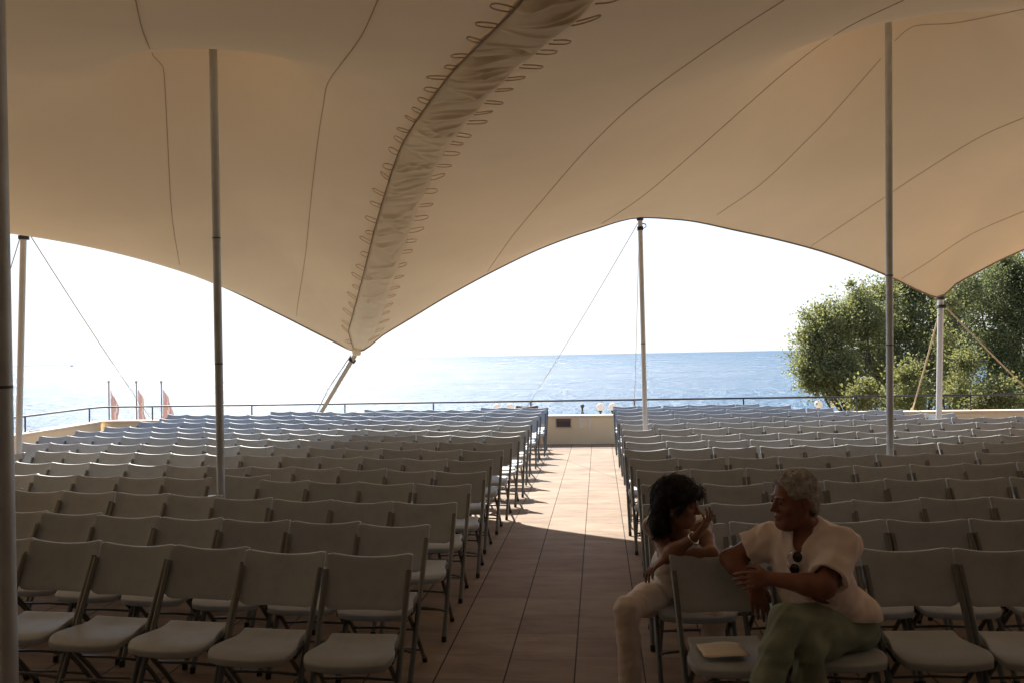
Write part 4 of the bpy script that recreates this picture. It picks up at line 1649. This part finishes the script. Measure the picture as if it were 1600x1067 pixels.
# ---------------------------------------------------------------- the man
def build_man():
    J = {}
    hc = A(P(1240, 780, 3.98))
    J['neck'] = A(P(1263, 833, 4.02)); J['chest'] = A(P(1264, 872, 4.00)); J['belly'] = A(P(1278, 922, 3.98)); J['pelv'] = A(P(1308, 968, 4.06))
    J['shR'] = A(P(1205, 842, 4.12)); J['elR'] = A(P(1140, 872, 4.17)); J['wrR'] = A(P(1178, 912, 4.02))
    J['shL'] = A(P(1316, 850, 3.90)); J['elL'] = A(P(1288, 917, 3.72)); J['wrL'] = A(P(1205, 903, 3.84))
    J['hipR'] = A(P(1300, 985, 4.12)); J['knR'] = A(P(1262, 1012, 3.70)); J['anR'] = A(P(1270, 1150, 3.78))
    J['hipL'] = A(P(1322, 985, 3.98)); J['knL'] = A(P(1228, 968, 3.68)); J['anL'] = A(P(1188, 1095, 3.55))
    fwd = N3(RIGHT * -.96 + TOWARD * .26 + UPV * -.06)
    fr = frame_from(fwd)
    tf = frame_from(N3(RIGHT * -.62 + TOWARD * .78))                # chest faces left and towards the camera
    allp = np.array(list(J.values()) + [hc])
    lo, hi = allp.min(0) - .22, allp.max(0) + .22
    lo[2] = max(lo[2], 0.0)
    S = Field(lo, hi, .0055)

    def torso(T, g):
        T.ell(J['chest'] + UPV * .00, (.165 + g, .118 + g, .165 + g), tf, .06)
        T.ell(J['belly'], (.165 + g, .138 + g, .14 + g), tf, .07)
        T.ell(J['pelv'] + UPV * .03, (.165 + g, .128 + g, .12 + g), tf, .06)
        T.cone(J['shR'], J['neck'] + UPV * -.02, .058 + g, .062 + g, .06)
        T.cone(J['shL'], J['neck'] + UPV * -.02, .058 + g, .062 + g, .06)
        T.cone(J['chest'] + UPV * .05, J['neck'], .10 + g, .060 + g, .06)

    torso(S, 0)
    S.cone(J['neck'] - UPV * .02, hc - fr[1] * .02 - UPV * .05, .060, .060, .035)
    head(S, hc, fr, 1.06, .008)
    arm(S, J['shR'], J['elR'], J['wrR'], (.054, .044, .031)); arm(S, J['shL'], J['elL'], J['wrL'], (.056, .046, .031))
    # right hand hangs over the chair back, left hand rests across the right forearm
    hand(S, J['wrR'], N3(RIGHT * .18 - UPV * 1.0 + TOWARD * .25), -TOWARD, RIGHT, (.22, .28, .33, .40), 1.05, .04)
    hand(S, J['wrL'], N3(RIGHT * -1 + UPV * -.12 - TOWARD * .25), N3(-TOWARD - UPV * .4), UPV, (.30, .34, .38, .42), 1.05, .03)
    for sd in 'RL':
        S.chain([J['hip' + sd], J['hip' + sd] * .5 + J['kn' + sd] * .5, J['kn' + sd]], [.078, .072, .052], .04)
        S.chain([J['kn' + sd], J['kn' + sd] * .68 + J['an' + sd] * .32, J['an' + sd]], [.052, .050, .034], .03)
        ft = N3(RIGHT * -.5 + TOWARD * .7 - UPV * (.25 if sd == 'L' else .0))
        S.cone(J['an' + sd] - UPV * .03, J['an' + sd] - UPV * .05 + ft * .13, .034, .028, .03)
    S.D = np.maximum(S.D, -(S.ax[2][None, None, :] - .004).astype(np.float32))
    org = (J['pelv'][0], J['pelv'][1], 0.0)
    body = field_obj('person', S, M['skin_m'])
    me = body.data
    me.transform(Matrix.Translation((-org[0], -org[1], 0))); body.location = org

    # shirt
    T = Field(lo, hi, .0055)
    torso(T, .018)
    T.ell(J['pelv'] + UPV * .055, (.206, .172, .11), tf, .05)
    for sd, a_, b_ in (('R', 0, .62), ('L', 0, .84)):
        sh, el = J['sh' + sd], J['el' + sd]
        q = sh + (el - sh) * b_
        T.chain([sh, q + (el - sh) * .15], [.074, .090], .05)
    for sd, b_ in (('R', .56), ('L', .80)):
        sh, el = J['sh' + sd], J['el' + sd]
        q = sh + (el - sh) * b_
        T.cut(q, N3(el - sh), within=(q, .17))
    # hollow sleeve ends
    for sd, b_ in (('R', .56), ('L', .80)):
        sh, el = J['sh' + sd], J['el' + sd]
        q = sh + (el - sh) * b_
        T.cone(q - (el - sh) * .02, q + (el - sh) * .4, .060, .066, .004, 'sub')
    # open collar: a V at the front of the neck
    vtip = J['chest'] + tf[1] * .145 + UPV * .045
    T.cone(J['neck'] + UPV * .05 + fr[1] * .03, J['neck'] - UPV * .02 + tf[1] * .02, .072, .060, .012, 'sub')
    T.cone(J['neck'] + tf[1] * .085 + UPV * .01, vtip, .046, .012, .01, 'sub')
    T.ripple(.0065, (30, 44, 22, 62), 4)
    T.ripple(.0035, (80, 105), 14)
    T.cut(J['pelv'] + UPV * .035, N3(-UPV + TOWARD * .06 - RIGHT * .10))
    field_obj('shirt', T, M['shirt'], body, org)
    # collar leaves
    C = Field(lo, hi, .0055)
    base_n = J['neck'] + UPV * .012
    for sg in (-1, 1):
        a = base_n + tf[0] * sg * .070 + tf[1] * .015
        b = base_n + tf[0] * sg * .050 + tf[1] * .085 - UPV * .035
        e = base_n + tf[0] * sg * .060 + tf[1] * .120 - UPV * .085
        C.cone(a, b, .014, .014, .01); C.cone(b, e, .014, .008, .01)
        C.cone(a, base_n - tf[1] * .075 + UPV * .025, .014, .016, .02)
    field_obj('collar', C, M['shirt'], body, org, 1)
    bt = MB()
    for k in range(3):
        q = vtip - UPV * (.035 + .055 * k) + tf[1] * (.012 + .006 * k) + tf[0] * .012
        bt.ball(q - np.array(org), .0058, 8, 6)
    # trousers
    Q = Field(lo, hi, .0065)
    Q.ell(J['pelv'], (.188, .150, .115), tf, .05)
    Q.ell(J['pelv'] + RIGHT * .055 - UPV * .055, (.13, .13, .085), tf, .06)
    for sd in 'RL':
        Q.chain([J['hip' + sd], J['hip' + sd] * .5 + J['kn' + sd] * .5, J['kn' + sd]], [.104, .094, .070], .045)
        Q.chain([J['kn' + sd], J['kn' + sd] * .6 + J['an' + sd] * .4, J['an' + sd]], [.070, .068, .062], .03)
    Q.ripple(.010, (30, 44, 22, 58), 9)
    Q.ripple(.004, (85, 110), 19)
    Q.cut(J['pelv'] + UPV * .075, UPV, within=(J['pelv'] + UPV * .17 + RIGHT * .04, .205))
    Q.D = np.maximum(Q.D, -(Q.ax[2][None, None, :] - .05).astype(np.float32))
    # sits on the seat
    field_obj('trousers', Q, M['trouser_m'], body, org)
    B = Field(lo, hi, .0065)
    B.ell(J['pelv'] + UPV * .058, (.196, .158, .030), tf, .01)
    field_obj('belt', B, M['belt'], body, org, 1)
    # grey hair, short
    H = Field(hc - .2, hc + .2, .0042)
    r, f, u = fr
    s = 1.06
    def L(x, y, z): return hc + s * (x * r + y * f + z * u)
    H.ell(L(0, -.016, .040), (.085 * s, .108 * s, .100 * s), fr, .01)
    H.ell(L(0, -.060, -.030), (.072 * s, .055 * s, .065 * s), fr, .03)
    H.cut(L(0, .060, .045), N3(f * .94 - u * .34))
    H.cut(L(0, .010, -.002), N3(f * .55 - u * .83), within=(L(0, .03, -.03), .125))
    for sg in (-1, 1):
        H.ell(L(sg * .085, .005, -.018), (.024 * s, .030 * s, .038 * s), fr, .01, 'sub')
    H.ripple(.0035, (110, 150, 200), 3)
    ho = field_obj('hair', H, M['hair_grey'], body, org, 1)
    strands('hair_lock', ho, M['hair_grey'], body, 900, .030, .003, .0011, -fr[1] * .8 - UPV * .3, 31)
    for sg in (-1, 1):
        e = MB(); e.ball(Vector(L(sg * .033, .0895, .000) - np.array(org)), .0065, 10, 8); e.build('eye', M['eye'], body)
        e = MB(); e.tube([Vector(L(sg * .014, .102, .026) - np.array(org)), Vector(L(sg * .032, .099, .030) - np.array(org)), Vector(L(sg * .050, .086, .025) - np.array(org))], [.004, .005, .003], 6); e.build('eyebrow', M['hair_grey'], body)
    for sd in 'RL':
        b = Field(J['an' + sd] - .25, J['an' + sd] + .25, .006)
        ft = N3(RIGHT * -.5 + TOWARD * .7 - UPV * (.25 if sd == 'L' else .0))
        b.cone(J['an' + sd] - UPV * .02, J['an' + sd] - UPV * .045, .046, .046, .02)
        b.cone(J['an' + sd] - UPV * .042, J['an' + sd] - UPV * .06 + ft * .16, .044, .036, .03)
        b.D = np.maximum(b.D, -(b.ax[2][None, None, :] - .003).astype(np.float32))
        field_obj('shoe', b, M['leather'], body, org, 1)
    o = bt.build('button', M['white'], body)
    # watch on the hanging right wrist
    w0 = J['wrR'] - np.array(org)
    av = N3(J['wrR'] - J['elR'])
    ex_, ey_ = N3(np.cross(av, UPV)), None
    ey_ = np.cross(av, ex_)
    bw_ = MB(); bw_.tube([Vector(w0 + ex_ * .036 * math.cos(t) + ey_ * .036 * math.sin(t)) for t in np.linspace(0, 2 * math.pi, 20, endpoint=False)], .0055, 6, closed=True)
    bw_.build('watch', M['silver'], body)
    props(body, 'grey haired man in pale pink shirt and green trousers sitting with crossed legs', 'person')
    # sunglasses hung on the shirt front
    sg_c = A(P(1240, 869, 3.86))
    c_ = vtip + tf[1] * .028 - UPV * .030
    root = empty('sunglasses', Vector(c_))
    ax_up, ax_r, ax_n = N3(UPV + tf[0] * -.25), N3(tf[0] + UPV * .25), tf[1]
    for k in (0, 1):
        m = MB()
        pts = []
        cc = ax_up * (.030 - .060 * k)
        ring = [cc + ax_r * .021 * math.cos(t) + ax_up * .024 * math.sin(t) + ax_n * .004 for t in np.linspace(0, 2 * math.pi, 20, endpoint=False)]
        m.add([Vector(cc + ax_n * .009)] + [Vector(q) for q in ring], [(0, 1 + i, 1 + (i + 1) % 20) for i in range(20)])
        lo_ = m.build('lens', M['lens'], root)
        rm = MB(); rm.tube([Vector(q) for q in ring], .0022, 6, closed=True); rm.build('rim', M['lens'], root)
    m = MB(); m.tube([Vector(ax_up * .006 + ax_n * .008), Vector(ax_n * .012), Vector(-ax_up * .006 + ax_n * .008)], .002, 6); m.build('bridge', M['silver'], root)
    for k in (-1, 1):
        m = MB(); m.tube([Vector(ax_up * .052 * k * -1 + ax_r * .012), Vector(ax_up * (.03 * -k) + ax_r * .040 - ax_n * .01), Vector(ax_up * .0 + ax_r * .050 - ax_n * .02)], .0024, 6); m.build('temple_arm', M['silver'], root)
    props(root, 'dark sunglasses hooked on the front of the pink shirt', 'sunglasses')


# ---------------------------------------------------------------- the woman
def build_woman():
    J = {}
    hc = A(P(1062, 786, 4.40))
    J['neck'] = A(P(1058, 836, 4.50)); J['chest'] = A(P(1058, 872, 4.60)); J['waist'] = A(P(1056, 905, 4.74)); J['pelv'] = A(P(1062, 922, 4.88))
    J['shR'] = A(P(1022, 822, 4.56)); J['elR'] = A(P(1040, 868, 4.33)); J['wrR'] = A(P(1086, 838, 4.20))
    J['shL'] = A(P(1097, 822, 4.58)); J['elL'] = A(P(1112, 866, 4.30)); J['wrL'] = A(P(1040, 872, 4.28))
    J['hipR'] = A(P(1040, 922, 4.86)); J['knR'] = A(P(979, 952, 4.48)); J['anR'] = A(P(986, 1085, 4.50))
    J['hipL'] = A(P(1084, 925, 4.86)); J['knL'] = A(P(1116, 962, 4.56)); J['anL'] = A(P(1113, 1072, 4.62))
    J['anR'][2] = .09; J['anL'][2] = .09
    fwd = N3(RIGHT * .82 + TOWARD * .52 - UPV * .10)
    fr = frame_from(fwd, N3(UPV + RIGHT * .12))
    tf = frame_from(N3(RIGHT * .18 + TOWARD * .95))
    ta = N3(J['neck'] - J['waist'])
    tfr = (tf[0], N3(np.cross(ta, tf[0])), ta)
    allp = np.array(list(J.values()) + [hc])
    lo, hi = allp.min(0) - .2, allp.max(0) + .2
    lo[2] = max(lo[2], 0.0)
    S = Field(lo, hi, .0055)

    def torso(T, g):
        T.ell(J['chest'], (.130 + g, .092 + g, .14 + g), tfr, .05)
        T.ell(J['waist'], (.118 + g, .090 + g, .12 + g), tfr, .06)
        T.ell(J['pelv'] + UPV * .02, (.155 + g, .12 + g, .10 + g), tf, .06)
        for sg in (-1, 1):
            T.ell(J['chest'] + tf[0] * sg * .06 + TOWARD * .085 + UPV * .01, (.058 + g, .055 + g, .056 + g), tf, .04)
        T.cone(J['shR'], J['neck'] - UPV * .015, .044 + g, .044 + g, .05)
        T.cone(J['shL'], J['neck'] - UPV * .015, .044 + g, .044 + g, .05)

    torso(S, 0)
    S.cone(J['neck'] - UPV * .02, hc - fr[1] * .02 - UPV * .05, .047, .046, .03)
    head(S, hc, fr, .98, 0.0)
    arm(S, J['shR'], J['elR'], J['wrR'], (.043, .036, .024)); arm(S, J['shL'], J['elL'], J['wrL'], (.043, .036, .024))
    # right hand lifted, fingers opening as she talks; left hand hanging over the end of the chair back
    hand(S, J['wrR'], N3(RIGHT * .62 + UPV * .70 + TOWARD * .05), N3(-RIGHT * .55 - TOWARD * .35 + UPV * .2), N3(-RIGHT * .5 - TOWARD * .8), (.22, .30, .38, .48), .95, .08)
    hand(S, J['wrL'], N3(RIGHT * -.85 - UPV * .50 + TOWARD * .1), N3(-UPV - RIGHT * -.3), -TOWARD, (.34, .36, .40, .42), .93)
    for sd in 'RL':
        S.chain([J['hip' + sd], J['hip' + sd] * .5 + J['kn' + sd] * .5, J['kn' + sd]], [.075, .066, .047], .04)
        S.chain([J['kn' + sd], J['kn' + sd] * .68 + J['an' + sd] * .32, J['an' + sd]], [.047, .045, .030], .03)
        S.cone(J['an' + sd] - UPV * .04, J['an' + sd] - UPV * .06 + TOWARD * .14, .030, .022, .03)
    S.D = np.maximum(S.D, -(S.ax[2][None, None, :] - .004).astype(np.float32))
    org = (J['pelv'][0], J['pelv'][1], 0.0)
    body = field_obj('person', S, M['skin_w'])
    body.data.transform(Matrix.Translation((-org[0], -org[1], 0))); body.location = org
    # cream top with cap sleeves and a scooped neck
    T = Field(lo, hi, .0055)
    torso(T, .012)
    for sd in 'RL':
        T.cone(J['sh' + sd], J['sh' + sd] + (J['el' + sd] - J['sh' + sd]) * .16, .060, .060, .03)
        q = J['sh' + sd] + (J['el' + sd] - J['sh' + sd]) * .10 + tf[0] * (.02 if sd == 'R' else .02) * (1 if sd == 'L' else -1)
        T.cut(q, N3((J['el' + sd] - J['sh' + sd]) + (RIGHT * (.10 if sd == 'L' else -.10))), within=(q, .095))
    T.ell(J['neck'] + TOWARD * .035 + UPV * .012, (.056, .062, .052), tf, .012, 'sub')
    T.cone(J['neck'] + TOWARD * .07, J['neck'] + TOWARD * .125 - UPV * .065, .036, .016, .012, 'sub')
    T.ripple(.007, (40, 58, 30, 72), 6)
    T.cut(J['pelv'] + UPV * .01, -UPV)
    field_obj('blouse', T, M['blouse'], body, org)
    Q = Field(lo, hi, .0065)
    Q.ell(J['pelv'] - UPV * .005, (.172, .138, .095), tf, .05)
    for sd in 'RL':
        Q.chain([J['hip' + sd], J['hip' + sd] * .5 + J['kn' + sd] * .5, J['kn' + sd]], [.094, .084, .064], .045)
        Q.chain([J['kn' + sd], J['kn' + sd] * .6 + J['an' + sd] * .4, J['an' + sd]], [.064, .060, .066], .03)
    Q.ripple(.0045, (34, 46, 24, 60), 2)
    Q.ripple(.0025, (90, 115), 12)
    Q.cut(J['pelv'] + UPV * .085, UPV, within=(J['pelv'] + UPV * .17, .20))
    Q.D = np.maximum(Q.D, -(Q.ax[2][None, None, :] - .03).astype(np.float32))
    field_obj('trousers', Q, M['trouser_w'], body, org)
    # dark wavy hair to the shoulder
    H = Field(hc - .26, hc + .24, .0048)
    r, f, u = fr
    s = 1.0
    def L(x, y, z): return hc + s * (x * r + y * f + z * u)
    H.ell(L(0, -.020, .045), (.096, .118, .100), fr, .01)
    H.ell(L(0, -.085, -.015), (.092, .062, .105), fr, .04)
    H.ell(L(0, -.090, -.095), (.080, .050, .075), fr, .04)
    H.ell(L(.05, -.080, -.125), (.042, .040, .060), fr, .03)
    H.ell(L(-.05, -.080, -.125), (.042, .040, .060), fr, .03)
    H.cut(L(0, .070, .050), N3(f * .95 - u * .30))
    H.cut(L(0, .012, .005), N3(f * .72 - u * .69), within=(L(0, .06, -.04), .135))
    H.cone(L(.060, .070, .060), L(.082, .020, -.03), .020, .014, .02)
    H.cone(L(-.060, .070, .060), L(-.082, .020, -.03), .020, .014, .02)
    H.cone(L(-.05, .085, .075), L(.05, .088, .072), .018, .018, .03)
    H.ripple(.010, (48, 62, 84, 110), 8)
    H.ripple(.003, (180, 240), 5)
    ho = field_obj('hair', H, M['hair_dark'], body, org, 1)
    strands('hair_lock', ho, M['hair_dark'], body, 1100, .085, .005, .0016, -fr[1] * .5 - UPV * 1.0, 32)
    for sg in (-1, 1):
        e = MB(); e.ball(Vector(L(sg * .032, .083, .000) - np.array(org)), .006, 10, 8); e.build('eye', M['eye'], body)
        e = MB(); e.tube([Vector(L(sg * .013, .094, .024) - np.array(org)), Vector(L(sg * .030, .091, .028) - np.array(org)), Vector(L(sg * .047, .079, .022) - np.array(org))], [.0028, .0035, .002], 6); e.build('eyebrow', M['hair_dark'], body)
    # bracelet and ring on the lifted hand
    for nm, c0, rad, th, mt in (('bracelet', J['wrR'] - N3(J['wrR'] - J['elR']) * .012, .031, .0048, M['silver']), ):
        av = N3(J['wrR'] - J['elR']); e1 = N3(np.cross(av, UPV)); e2 = np.cross(av, e1)
        b = MB(); b.tube([Vector(c0 - np.array(org) + e1 * rad * math.cos(t) + e2 * rad * math.sin(t)) for t in np.linspace(0, 2 * math.pi, 22, endpoint=False)], th, 6, closed=True)
        b.build(nm, mt, body)
    for sd in 'RL':
        b = Field(J['an' + sd] - .22, J['an' + sd] + .22, .006)
        b.cone(J['an' + sd] - UPV * .05, J['an' + sd] - UPV * .06 + TOWARD * .15, .038, .032, .03)
        b.D = np.maximum(b.D, -(b.ax[2][None, None, :] - .003).astype(np.float32))
        field_obj('shoe', b, M['leather'], body, org, 1)
    props(body, 'dark haired woman in cream clothes leaning on a chair back, one hand raised', 'person')


build_man()
build_woman()
